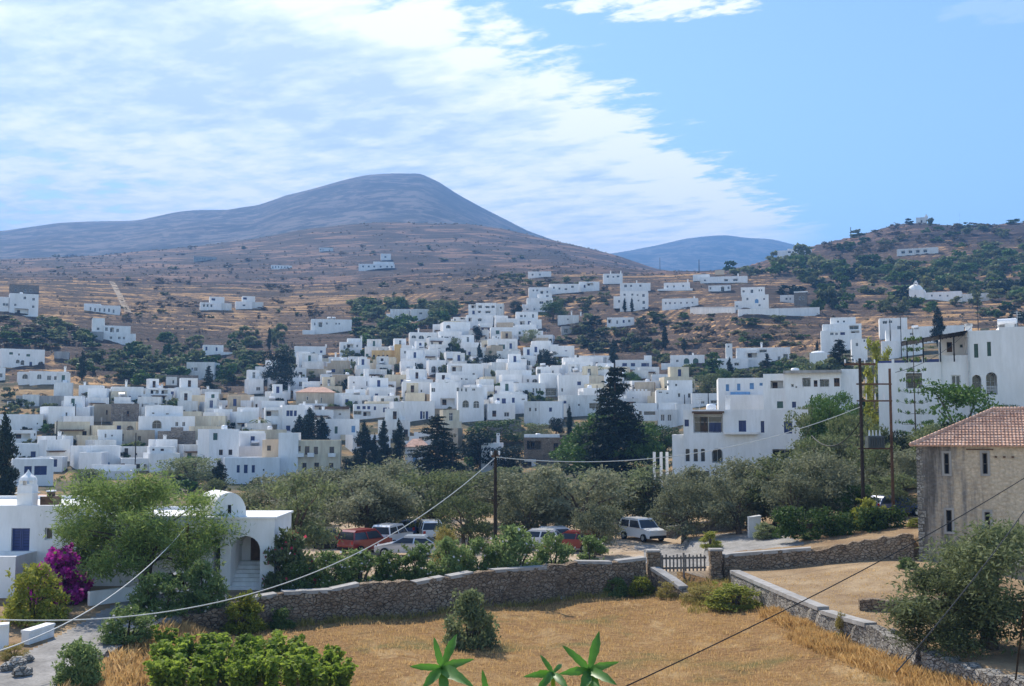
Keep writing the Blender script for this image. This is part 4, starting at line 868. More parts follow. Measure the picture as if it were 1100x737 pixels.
mb.build('pergola','dark',rb)
mb=MB()
for k in range(5): mb.box(X(1060.8)+.02,X(1072.4)-.02,.1,.15,Z(423)+.12+k*.13,Z(423)+.16+k*.13)
mb.build('railing','frame',rb)
mb=MB().tube([(X(1042.5),-.1,Z(449)),(X(1042.5),-.1,Z(356))],.06,6); mb.build('drainpipe','metal',rb)
# ---------------------------------------------------------------- the old stone house at the right
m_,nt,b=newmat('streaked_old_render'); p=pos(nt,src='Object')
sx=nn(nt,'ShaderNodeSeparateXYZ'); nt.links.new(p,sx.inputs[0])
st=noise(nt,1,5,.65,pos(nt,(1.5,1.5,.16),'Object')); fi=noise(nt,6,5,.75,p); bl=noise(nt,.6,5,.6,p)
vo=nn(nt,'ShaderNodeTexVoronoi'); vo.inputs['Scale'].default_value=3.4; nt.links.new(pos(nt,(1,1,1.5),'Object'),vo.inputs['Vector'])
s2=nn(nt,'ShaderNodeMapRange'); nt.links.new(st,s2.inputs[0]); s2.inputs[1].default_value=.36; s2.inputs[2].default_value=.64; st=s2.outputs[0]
t1=nn(nt,'ShaderNodeMapRange'); nt.links.new(sx.outputs[0],t1.inputs[0]); t1.inputs[1].default_value=1.2; t1.inputs[2].default_value=4.6  # besides the streaks, shaded left and warmly lit right are put into the colour
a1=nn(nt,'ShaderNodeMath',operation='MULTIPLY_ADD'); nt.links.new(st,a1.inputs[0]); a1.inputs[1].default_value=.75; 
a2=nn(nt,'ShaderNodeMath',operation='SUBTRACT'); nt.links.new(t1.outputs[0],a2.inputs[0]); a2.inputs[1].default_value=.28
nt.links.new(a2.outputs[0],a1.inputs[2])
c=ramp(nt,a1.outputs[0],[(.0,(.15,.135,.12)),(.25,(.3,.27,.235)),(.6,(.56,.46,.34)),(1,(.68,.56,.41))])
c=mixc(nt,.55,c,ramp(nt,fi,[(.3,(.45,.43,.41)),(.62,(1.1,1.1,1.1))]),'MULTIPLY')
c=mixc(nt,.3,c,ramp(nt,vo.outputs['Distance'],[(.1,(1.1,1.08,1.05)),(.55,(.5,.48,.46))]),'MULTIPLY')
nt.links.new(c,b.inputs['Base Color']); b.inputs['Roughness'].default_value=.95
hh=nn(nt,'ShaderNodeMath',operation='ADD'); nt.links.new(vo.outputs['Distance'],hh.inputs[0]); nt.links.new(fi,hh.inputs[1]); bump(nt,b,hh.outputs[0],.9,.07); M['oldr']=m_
Y=66; o=W(988,598,Y); sb=empty('stone_house',o,R(-23)); tag(sb,'old two storey stone house with streaked walls and a clay tile roof','house')
q=Y/F*.94; w=112*q; ze=W(988,479,Y)[2]-o[2]; D=8.5
lx=lambda px:(px-988)*q; lz=lambda py:W(988,py,Y)[2]-o[2]
wn=[(1019.2,497,5.4,23),(1059,496.4,5.2,23),(1020,558,6,24),(1059.5,558,5.6,22)]
mb=MB(); facade(mb,0,w,-1.5,ze,0,[(lx(a)-b_*q/2,lx(a)+b_*q/2,lz(c_+d_/2),lz(c_-d_/2),.35,0) for a,b_,c_,d_ in [(a,w_,c,h_) for a,c,w_,h_ in wn]])
mb.quad((0,D,-1.5),(0,0,-1.5),(0,0,ze),(0,D,ze)); mb.quad((w,.0,-1.5),(w,.5,-1.5),(w,.5,ze),(w,0,ze)); mb.quad((w,.5,-1.5),(w+7,.5,-1.5),(w+7,.5,ze),(w,.5,ze)); mb.quad((w+7,D,-1.5),(0,D,-1.5),(0,D,ze),(w+7,D,ze)); mb.quad((w+7,.5,-1.5),(w+7,D,-1.5),(w+7,D,ze),(w+7,.5,ze))
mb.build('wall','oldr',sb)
for a,c,w_,h_ in wn:
    W_,H_=w_*q,h_*q; mb=MB(); t=.13
    zb=lz(c+h_/2); xc=lx(a)
    mb.box(-W_/2-t,-W_/2,-.035,.12,-.0,H_+t); mb.box(W_/2,W_/2+t,-.035,.12,0,H_+t); mb.box(-W_/2,W_/2,-.035,.12,H_,H_+t); mb.box(-W_/2-t,W_/2+t,-.06,.12,-t,0)
    wo=mb.build('window','coping',sb); wo.location=(xc,0,zb)
    mb=MB().box(-W_/2+.01,W_/2-.01,.3,.34,0,H_); mb.build('dark_pane','dark',wo)
    mb=MB().box(-W_/2,-W_/2+.05,.2,.25,0,H_).box(W_/2-.05,W_/2,.2,.25,0,H_).box(-W_/2+.05,W_/2-.05,.2,.25,H_-.06,H_).box(-W_/2+.05,W_/2-.05,.2,.25,H_*.45,H_*.45+.05); mb.build('sash','bark2',wo)
mb=MB()
for z in np.arange(-.6,ze-.3,.42):
    k=.22+.1*(int(z*10)%3); mb.box(-.04,k,-.045,.3,z,z+.36)
mb.build('quoin','stonepale',sb)
mb=MB().box(lx(1040),lx(1068),-.05,.2,lz(483),lz(481.6)); 
for a in (1069,1077.5,1086): mb.box(lx(a),lx(a)+.13,-.12,.1,lz(491),lz(489))
mb.build('beam_end','brown',sb)
zr=W(1062,441,Y+4.2)[2]-o[2]
def slope(mb,a,b,c,d,n,lift=.035):
    "tile courses between the eave a-b and the ridge d-c, each course lapping the one below"
    a,b,c,d=map(Vector,(a,b,c,d)); nrm=(b-a).cross(d-a).normalized()
    L=(b-a).length; k=max(8,int(L/.24))
    for i in range(n):
        t0,t1=i/n,min(1,(i+1.25)/n)
        p0,p1,q0,q1=a.lerp(d,t0),b.lerp(c,t0),a.lerp(d,t1),b.lerp(c,t1)
        vs=[];fs=[]
        for j in range(k*2+1):
            s=j/(k*2); up=.035*(1 if j%2 else 0)+random.uniform(0,.012)
            vs.append(p0.lerp(p1,s)+nrm*(lift+.03+up)); vs.append(q0.lerp(q1,s)+nrm*(up*.8))
        for j in range(k*2): fs.append((2*j,2*j+2,2*j+3,2*j+1))
        mb.add(vs,fs)
        vs=[p0+nrm*(-.02),p1+nrm*(-.02),p1+nrm*(lift+.03),p0+nrm*(lift+.03)]; mb.add(vs,[(0,1,2,3)])
e=.35; mb=MB(); W2=w+7
slope(mb,(-e,-e,ze),(W2,-e,ze),(W2,4.2,zr),(4.35,4.2,zr),14)
slope(mb,(-e,D+e,ze),(-e,-e,ze),(4.35,4.2,zr),(4.35,4.2,zr),14)
slope(mb,(W2,D+e,ze),(-e,D+e,ze),(4.35,4.2,zr),(W2,4.2,zr),14)
mb.build('roof','tile',sb)
mb=MB().tube([(4.3,4.2,zr+.06),(W2,4.2,zr+.06)],.13,8).tube([(-e,-e,ze+.08),(4.35,4.2,zr+.08)],.11,8); mb.build('ridge_tile','tile',sb)
# ---------------------------------------------------------------- white house with the domed porch, left
Y=62; o=W(30,632,Y); lh=empty('white_house',o,0); tag(lh,'low white house with a vaulted dome and an arched porch beside the feathery tree','house')
q=Y/F; lx=lambda px:(px-30)*q; lz=lambda py:W(30,py,Y)[2]-o[2]
mb=MB(); shell(mb,lx(-140),lx(80),0,9,-1,lz(543),[(lx(10.5),lx(30),lz(592),lz(567.5),.2,0),(lx(46),lx(54),lz(580),lz(567),.2,0)],0,.2,.3); mb.build('wall','white',lh)
put_win(lh,lx(20.2),lz(592),19.5*q,24.5*q,.15,'b'); put_win(lh,lx(50),lz(580),8*q,13*q,.15,'d')
mb=MB(); shell(mb,lx(-140),lx(38),-2.6,-.004,-1.5,lz(592),[],0,.45,.25); mb.build('terrace_wall','white',lh)
mb=MB(); shell(mb,lx(80),lx(218),1.0,9,-1,lz(556),[(lx(172),lx(190),lz(633),lz(618),.2,0)],0,.2,.3); mb.build('middle_wing','white',lh)
px0,px1=216,292
mb=MB(); shell(mb,lx(px0),lx(px1),-.4,4.2,-1,lz(556.5),[(lx(246),lx(277),lz(629),lz(575),2.6,1),(lx(226),lx(235),lz(616),lz(578),2.6,1)],0,.18,.3); mb.build('porch','white',lh)
mb=MB()
for k in range(6): mb.box(lx(246)+.01,lx(277)-.01,-.1+.33*k,2.1,lz(629),lz(629)+.19*(k+1))
mb.build('step','white2',lh)
mb=MB().box(lx(256),lx(266),2.05,2.16,lz(608),lz(582)); mb.build('door','brown',lh)
mb=MB().box(lx(px0)-.1,lx(px1)+.1,-.5,4.3,lz(556.5),lz(554.6)); mb.build('cornice','white',lh)
# barrel vault on the roof
mb=MB(); xa,xb=lx(222),lx(258); r=(xb-xa)/2; cx=(xa+xb)/2; zb=lz(556.5); n=18; hr_=lz(529.5)-zb
arc=[(cx-r*math.cos(math.pi*k/n),zb+hr_*math.sin(math.pi*k/n)**.8) for k in range(n+1)]
sk=-3.2; tp=[1,1,1,.99,.9,.68,.2]
for i in range(n):
    (a,b_),(c,d_)=arc[i],arc[i+1]
    for s in range(6):
        y0,y1=.4+s*1.0,.4+(s+1)*1.0
        t0,t1=tp[s],tp[s+1]; q0=lambda a,b_,t,s_:(cx+(a-cx)*t+sk*s_/6,zb+(b_-zb)*t)
        e0,e1,e2,e3=q0(a,b_,t0,s),q0(c,d_,t0,s),q0(c,d_,t1,s+1),q0(a,b_,t1,s+1)
        mb.quad((e0[0],y0,e0[1]),(e1[0],y0,e1[1]),(e2[0],y1,e2[1]),(e3[0],y1,e3[1]))
mb.add([(a,.4,b_) for a,b_ in arc],[tuple(range(n+1))])
v=mb.build('dome','white',lh); mb=MB().box(cx-.09,cx+.09,.37,.45,lz(552),lz(543)); mb.build('window','dark',v)
mb=MB(); a=lx(18); mb.box(a-.42,a+.42,.6,1.4,lz(543)-.1,lz(522)).box(a-.52,a+.52,.5,1.5,lz(531),lz(530)); 
for s in (-1,1): mb.box(a+s*.3-.12,a+s*.3+.12,.75,1.25,lz(522),lz(517))
mb.lathe([(.5,0),(.42,.18),(.2,.34),(.08,.5),(.02,.62)],n=10); 
for i in range(len(mb.v)-50,len(mb.v)): p=mb.v[i]; mb.v[i]=(p[0]+a,p[1]+1.0,p[2]+lz(517))
mb.build('chimney','white',lh)
mb=MB().box(lx(30),lx(44),1.2,2.4,lz(543)-.1,lz(535)).box(lx(35),lx(40),1.5,2.0,lz(535),lz(530)); mb.build('roof_vent','brown',lh)
mb=MB().box(lx(34.5),lx(40.5),1.4,2.1,lz(530),lz(528.6)); mb.build('vent_cap','frame',lh)
H('pale lean to with a small clay tile roof behind the left chimney',38,58,540,552,'44,545,4,4,d',yaw=2,Y=78,d=5,tile=7,mat='white2')
# low garden walls by the path
def garden_wall(label,pts,h,th=.35,mat='white',name='garden_wall',cap=None):
    x0,y0,z0=pts[0]; root=empty(name,pts[0]); tag(root,label,'wall',kind='thing')
    mb=MB(); mc=MB()
    for (a,b_) in zip(pts,pts[1:]):
        a=Vector(a)-Vector(pts[0]); b_=Vector(b_)-Vector(pts[0]); d=(b_-a); d.z=0; n=Vector((-d.y,d.x,0)).normalized()*th/2
        for M_,z0,z1,k in ((mb,-.6,h,1),(mc,h,h+.1,1.25)):
            c=[a-n*k,b_-n*k,b_+n*k,a+n*k]
            M_.add([(p.x,p.y,p.z+z0) for p in c]+[(p.x,p.y,p.z+z1) for p in c],[(0,3,2,1),(4,5,6,7),(0,1,5,4),(1,2,6,5),(2,3,7,6),(3,0,4,7)])
    mb.build('wall_body',mat,root)
    mc.build('coping',cap or mat,root); return root
garden_wall('low white garden wall with a flat top left of the path',[on(27,49.0),on(54,50.6)],.5,.4)
garden_wall('white gate pier at the bottom left corner by the path',[on(-20,48.0),on(9,48.4)],.95,.5)
garden_wall('white garden wall running along the foot of the domed house',[on(95,57.5),on(150,59.2)],.6,.3)
garden_wall('white wall stub beside the hedge at the gate road',[on(804,79),on(817,79)],1.35,.5,'white2')
garden_wall('low rubble wall along the far side of the gate road',[on(716,88),on(760,87),on(800,86.5)],.75,.5,'stonepale',name='stone_wall',cap='coping')
garden_wall('long white garden wall below the stepped house with the blue gable',[on(793,hit(793,340)),on(837,hit(837,339)),on(880,hit(880,337.5))],2.6,.5)
garden_wall('pale wall of the stubble terrace under the upper ridge houses',[on(742,hit(742,336)),on(790,hit(790,336))],2.2,.5,'white2')
garden_wall('white wall behind the feathery tree, under the blue door house',[on(98,hit(98,513,76)),on(146,hit(146,513,76))],2.4,.4)
# ---------------------------------------------------------------- rubble walls of the field
def rubble(label,poly,h0,h1,th=.55,mat='stone',seed=1,coping=None,step=.35,hfun=None):
    "a dry rubble wall along poly [(x,Y)]: uneven face and top; the coping is laid in separate slabs"
    r=random.Random(seed); root=empty('stone_wall',(poly[0][0],poly[0][1],ground(*poly[0]))); tag(root,label,'wall',kind='thing')
    o=root.location; pts=[]; 
    for (a,b_) in zip(poly,poly[1:]):
        L=math.dist(a,b_); n=max(1,int(L/step))
        for i in range(n): t=i/n; pts.append((a[0]+(b_[0]-a[0])*t,a[1]+(b_[1]-a[1])*t))
    pts.append(poly[-1]); N=len(pts); rows=7; vs=[];fs=[]
    nz=[r.uniform(-1,1) for _ in range(N*rows*2)]
    tops=[]
    for i,(x,y) in enumerate(pts):
        t=i/(N-1); x1,y1=pts[min(i+1,N-1)]; x0,y0=pts[max(i-1,0)]; L=math.dist((x0,y0),(x1,y1)); nx,ny=(y1-y0)/L,-(x1-x0)/L
        if ny>0 and abs(ny)>.3: nx,ny=-nx,-ny
        if abs(ny)<=.3 and nx>0: nx,ny=-nx,-ny
        top=(hfun(t,x,y) if hfun else h0+(h1-h0)*t)+.09*nz[i]+.06*math.sin(i*.37+seed)
        tops.append((x,y,top,nx,ny))
        for side in (1,-1):
            for k in range(rows):
                f=k/(rows-1); z=-11.2+(top+11.2)*(0 if k==0 else .35+.65*f) if k else top-3.4
                z=top-(1-f)*3.0
                j=.06*nz[(i*rows*2+k+(rows if side<0 else 0))%len(nz)]
                off=th/2*(1+.12*(1-f))+j
                vs.append((x+nx*side*off-o.x,y+ny*side*off-o.y,z+(.05*nz[(i*3+k)%len(nz)] if 0<k<rows-1 else 0)-o.z))
    for i in range(N-1):
        a=i*rows*2; c=(i+1)*rows*2
        for k in range(rows-1):
            fs.append((a+k,c+k,c+k+1,a+k+1)); fs.append((a+rows+k+1,c+rows+k+1,c+rows+k,a+rows+k))
        fs.append((a+rows-1,c+rows-1,c+2*rows-1,a+2*rows-1))
    for a in (0,(N-1)*rows*2):
        fs.append(tuple(a+k for k in range(rows))+tuple(a+rows+k for k in range(rows-1,-1,-1)))
    mb=MB(); mb.add(vs,fs); mb.build('wall_body',mat,root)
    if coping:
        for (t0,t1,wd,hh,dz) in coping:
            i0,i1=int(t0*(N-1)),int(t1*(N-1)); mb=MB(); z=sum(t[2] for t in tops[i0:i1+1])/(i1-i0+1)
            za,zc=tops[i0][2],tops[i1][2]; sec=[]
            for i in range(i0,i1+1):
                x,y,tp,nx,ny=tops[i]; zz=za+(zc-za)*(i-i0)/max(1,i1-i0)+.06+dz
                sec.append([(x+nx*wd-o.x,y+ny*wd-o.y,zz-o.z-.12),(x+nx*wd-o.x,y+ny*wd-o.y,zz+hh-o.z),(x-nx*wd-o.x,y-ny*wd-o.y,zz+hh-o.z),(x-nx*wd-o.x,y-ny*wd-o.y,zz-.12-o.z)])
            f2=[]; 
            for i in range(len(sec)-1):
                for k in range(4): f2.append((i*4+k,i*4+(k+1)%4,i*4+4+(k+1)%4,i*4+4+k))
            f2+= [(3,2,1,0),tuple((len(sec)-1)*4+k for k in range(4))]
            mb.add([p for s in sec for p in s],f2); mb.build('coping','coping',root)
    return root
hA=lambda t,x,y: float(np.interp(x,[-17.5,-14.8,-12.3,-7.65,-2.7,2.8,6.5,8.1,9.0],[-9.3,-9.0,-8.62,-8.42,-8.3,-8.18,-8.12,-7.98,-7.9]))
rubble('long rubble retaining wall with patched coping between the field and the oleanders',[p for p in WA if p[0]<8.9],0,0,.7,'stone',3,[(.16,.215,.36,.06,-0.06),(.22,.31,.37,.06,-0.04),(.315,.36,.36,.06,-0.01),(.47,.535,.36,.06,-0.06),(.545,.60,.37,.06,-0.03),(.655,.78,.36,.06,-0.06),(.85,.93,.36,.06,-0.04),(.94,1,.37,.06,-0.03)],hfun=hA)
for i,px in enumerate((8.75,12.75)):
    y=69.0 if i==0 else 69.6; g=empty('gate_pier',(px,y,-9.2)); tag(g,('rubble gate pier at the left end of the wooden gate','rubble gate pier at the right end of the wooden gate')[i],'pier')
    mb=MB(); r=random.Random(i)
    for k in range(6): mb.box(-.36+r.uniform(-.04,.04),.36+r.uniform(-.04,.04),-.36+r.uniform(-.04,.04),.36+r.uniform(-.04,.04),-.6+.36*k,-.24+.36*k-.004)
    mb.build('pier_body','stone',g); mb=MB().box(-.42,.42,-.42,.42,1.56,1.68); mb.build('cap','coping',g)
hR=lambda t,x,y: float(np.interp(x,[13.0,16,19.2,22,24.4],[-8.0,-7.75,-7.35,-6.75,-6.25]))
rubble('rubble retaining wall between the gate and the old stone house',[(13.1,69.7),(13.6,70.0),(19.2,68.6),(24.2,66.9)],0,0,.7,'stone',5,[(.0,.48,.36,.08,0)],hfun=hR)
hB=lambda t,x,y: float(np.interp(y,[30,38.6,44.3,50,56.6,66.6],[-8.9,-8.62,-8.6,-8.6,-8.6,-8.55]))
rubble('long rubble wall with a pale coping slanting across the dry terraces',[(13.25,66.2),(13.7,62),(14.3,56.6),(15.2,50.2),(16.35,44.6)],0,0,.5,'stonepale',8,[(0,.62,.3,.07,0),(.63,.83,.3,.06,-.02)],hfun=hB)
rubble('tumbled rubble wall end under the large olive at the right edge',[(16.5,44.2),(17.2,41.6),(18.1,38.6),(19.6,35)],0,0,.75,'stonepale',9,None,hfun=lambda t,x,y:-8.75-.15*t)
rubble('short slanting rubble stub with a pale top below the wooden gate',[(8.7,67.9),(9.6,66.0),(10.2,64.0)],-8.5,-9.6,.5,'stone',11,[(0,.9,.3,.07,0)])
rubble('low broken terrace wall on the dry ground right of the slanting wall',[(16.8,54.0),(19,53.6),(21.5,53.4)],-8.25,-8.15,.5,'stone',12)
rubble('low stone edging of the path behind the vineyard',[(-17.3,46),(-17.0,51),(-16.4,54.6)],-9.5,-9.05,.5,'stonepale',14)
# gate
g=empty('wooden_gate',(8.95+.0,69.15,-9.0),math.atan2(.5,3.5)); tag(g,'weathered wooden picket gate closing the field entrance','gate')
for s,(a,b_) in enumerate(((.3,1.72),(1.78,3.25))):
    mb=MB(); n=6
    for k in range(n):
        x=a+(b_-a)*(k+.5)/n; mb.box(x-.05,x+.05,-.03,0,.1,1.12+.05*math.sin(k*2.1))
    lf=mb.build('gate_leaf','bark2',g)
    mb=MB().box(a,b_,.004,.05,.25,.37).box(a,b_,.004,.05,.86,.98); mb.build('rail','bark2',lf)
    mb=MB().box(a-.05,a+.05,-.05,.06,-.3,1.25); mb.build('gate_post','bark2',g)
# ---------------------------------------------------------------- poles and cables
def pole(label,px,ytop,ybase=None,Y=None,r=.12,arms=(),lamp=None,mat='pole',name='utility_pole',cat='pole',extra=None):
    Y=Y or hit(px,ybase,76); o=on(px,Y); h=W(px,ytop,Y)[2]-o[2]
    root=empty(name,o); tag(root,label,cat)
    mb=MB().tube([(0,0,-.5),(0,0,h)],[r,r*.72],8); mb.build('shaft',mat,root)
    for (z,l,c) in arms:
        a=MB().box(-l/2+c,l/2+c,-.07,.05,h-z-.07,h-z+.07).build('crossarm','pole2',root)
        mb=MB(); k=max(2,int(l/.6))
        for i in range(k+1): x=-l/2+c+l*i/k*.96+.02*l; mb.lathe([(.04,0),(.06,.08),(.05,.12),(.065,.2),(.02,.26)],x,0,8); 
        for i in range(len(mb.v)): p=mb.v[i]; mb.v[i]=(p[0],p[1],p[2]+h-z+.07)
        mb.build('insulator','frame',a)
    if lamp:
        mb=MB().tube([(0,0,h-.1),(lamp*.5,0,h+.15),(lamp,0,h+.1)],.035,6); a=mb.build('lamp_arm','metal',root)
        mb=MB().box(lamp-.35,lamp+.35,-.14,.14,h+.02,h+.16); mb.build('lamp_head','frame',a)
    return root,h
pole('slim dark utility pole rising from behind the rubble wall, left of centre',532,484,Y=69.2,r=.13,arms=[(.35,.5,0)])
p1,h1=pole('tall dark utility pole with a wide crossarm beside the transformer',928,385,Y=75,r=.14,arms=[(.4,2.1,0)],mat='pole')
p2,h2=pole('shorter brown utility pole carrying the transformer platform',960,396,Y=75.4,r=.12,mat='pole2')
M['tgrey']=flat('transformer_grey',(.085,.1,.095),.5,.2,2)
tr=empty('transformer',(p1.location.x+.98,75.3,p1.location.z+h1-6.1)); tag(tr,'grey green transformer box with three bushings hung between two poles','transformer')
mb=MB().box(-.55,.55,-.35,.35,0,.82); 
for k in range(7): mb.box(-.5+.16*k,-.46+.16*k,-.45,-.35,.08,.72)
mb.build('tank','tgrey',tr)
mb=MB()
for k in range(4): mb.tube([(-.36+.24*k,0,.82),(-.36+.24*k,0,1.2)],[.07,.04],8)
mb.build('bushing','metal',tr)
pf=empty('pole_platform',(p1.location.x,75.2,p1.location.z)); tag(pf,'pair of cross beams joining the two transformer poles','beam')
hz_=h1
for z in (1.75,2.9,6.15):
    mb=MB().box(-.2,2.2,-.05,.05,hz_-z-.05,hz_-z+.05); a=mb.build('crossarm','pole2',pf)
    if z<6:
        mb=MB()
        for k in range(3):
            x=.45+.6*k; mb.tube([(x,0,hz_-z+.07),(x,0,hz_-z+.5)],[.05,.03],6)
        mb.build('insulator','frame',a)
pole('brown post with a cable tied to its top in front of the domed house',200,563,Y=60,r=.1,mat='pole2',name='post',cat='post')
for lab,px,yt,yb in (('dark utility pole in front of the pale left houses',60,452,493),('utility pole rising behind the plain annex at the left',80.5,434,463),('thin utility pole in front of the cream stone front',145,465,507),
  ('thin utility pole before the stepped white house with tiny windows',249.5,460,492),('utility pole in front of the white gabled house',399,402,428),('utility pole just left of the tall conifer among white roofs',641.5,414,440),
  ('short utility pole before the lean white house',761,421,437),('thin pole before the cubic two storey house',735.5,424,440),('left one of two thin poles above the pergola roof',957,343,385),('right one of two thin poles above the pergola roof',968.5,340,385),
  ('single pole standing behind the roof of the big right house',1051,318,358),('thin pole by the long apartment balcony',905.6,396,440),('thin pole below the low three arched house',483.4,361,373),('thin pole between the upper cubes by the cypress',535.6,362,378),
  ('short dark pole among the firs left of centre',486,488,522),('tiny pole on the skyline saddle, leftmost',709,277,291),('tiny pole on the skyline saddle, right of the first',751,279,293),('tiny pole on the crest of the right hill',1033,229,241),('tiny mast by the shoulder of the right hill',914,244,257)):
    pole(lab,px,yt,yb,r=.13 if yb>340 else .3)
pole('street lamp with a long white head beside the tall white house',218.6,489,519,lamp=-1.1,r=.09,name='street_lamp',cat='street lamp',mat='pole')
pole('street lamp half hidden behind the feathery tree',174,505,519,lamp=.9,r=.07,name='street_lamp',cat='street lamp',mat='metal')
def cable(label,a,b,sag,r,mat,n=40):
    a,b=Vector(a),Vector(b); mb=MB()
    mb.tube([a.lerp(b,t)-Vector((0,0,4*sag*t*(1-t))) for t in [i/n for i in range(n+1)]],r,6)
    o=mb.build('cable',mat); tag(o,label,'cable'); return o
cable('pale rope like cable rising from the bottom left corner to the brown post',W(-30,708,36),W(200,566,60),1.0,.024,'cablew')
cable('short pale cable from the brown post to the domed porch',W(200,566,60),W(246,559,62),.15,.035,'cablew')
cable('long pale twisted cable sagging from the left edge to the slim dark pole',W(-30,664,42),W(531.5,492,69.1),3.0,.026,'cablew')
cable('pale cable sagging from the slim dark pole to the tall dark pole',W(533,491,69.1),W(927,436,75),1.55,.026,'cablew')
cable('thin dark cable slanting across the field to the right edge',W(1125,498,22),W(640,752,13),.15,.009,'cabled')
cable('black cable running down past the large olive to the dry grass',W(1120,520,24),W(963,722,15),.1,.010,'cabled')
cable('drooping black cable loop left of the tall dark pole',W(872,468,90),W(926,450,75),1.3,.04,'cabled')
cable('thin black cable from the transformer poles to the big right house',W(962,400,75.4),W(1043,352,100),.6,.02,'cabled')
cable('black stay wire at the bottom right corner by the tumbled wall',W(1102,640,33),W(1091,730,36),.02,.03,'cabled')
# ---------------------------------------------------------------- cars
def paint(name,c,metal=.0):
    m,nt,b=newmat(name); b.inputs['Base Color'].default_value=(*c,1); b.inputs['Roughness'].default_value=.28; b.inputs['Metallic'].default_value=metal; b.inputs['Coat Weight'].default_value=.6; M[name]=m; return name
paint('white_paintwork',(.78,.78,.77)); paint('silver_paintwork',(.52,.57,.64),.3); paint('red_paintwork',(.24,.014,.014)); paint('dark_paintwork',(.03,.03,.035)); paint('blue_paintwork',(.05,.10,.28))
m,nt,b=newmat('tyre'); b.inputs['Base Color'].default_value=(.02,.02,.02,1); b.inputs['Roughness'].default_value=.9; M['tyre']=m
m,nt,b=newmat('tail_lamp'); b.inputs['Base Color'].default_value=(.45,.02,.02,1); b.inputs['Roughness'].default_value=.2; M['taill']=m
m,nt,b=newmat('head_lamp'); b.inputs['Base Color'].default_value=(.8,.8,.8,1); b.inputs['Roughness'].default_value=.1; M['headl']=m
CAR={'hatch':dict(L=3.9,w=.84,hood=[(1.95,.55),(1.9,.72),(1.05,.92)],wind=(1.0,.92,.35,1.44),rear=(-1.6,1.38,-1.92,.95),tail=[(-1.95,.62)],h=1.46),
 'sedan':dict(L=4.4,w=.87,hood=[(2.2,.5),(2.12,.7),(1.0,.93)],wind=(1.0,.93,.15,1.42),rear=(-1.45,1.36,-2.05,.98),tail=[(-2.18,.6)],h=1.45),
 'suv':dict(L=4.2,w=.88,hood=[(2.1,.6),(2.05,.9),(1.0,1.02)],wind=(1.0,1.02,.45,1.66),rear=(-1.85,1.62,-2.03,1.05),tail=[(-2.08,.65)],h=1.7)}
CM={}
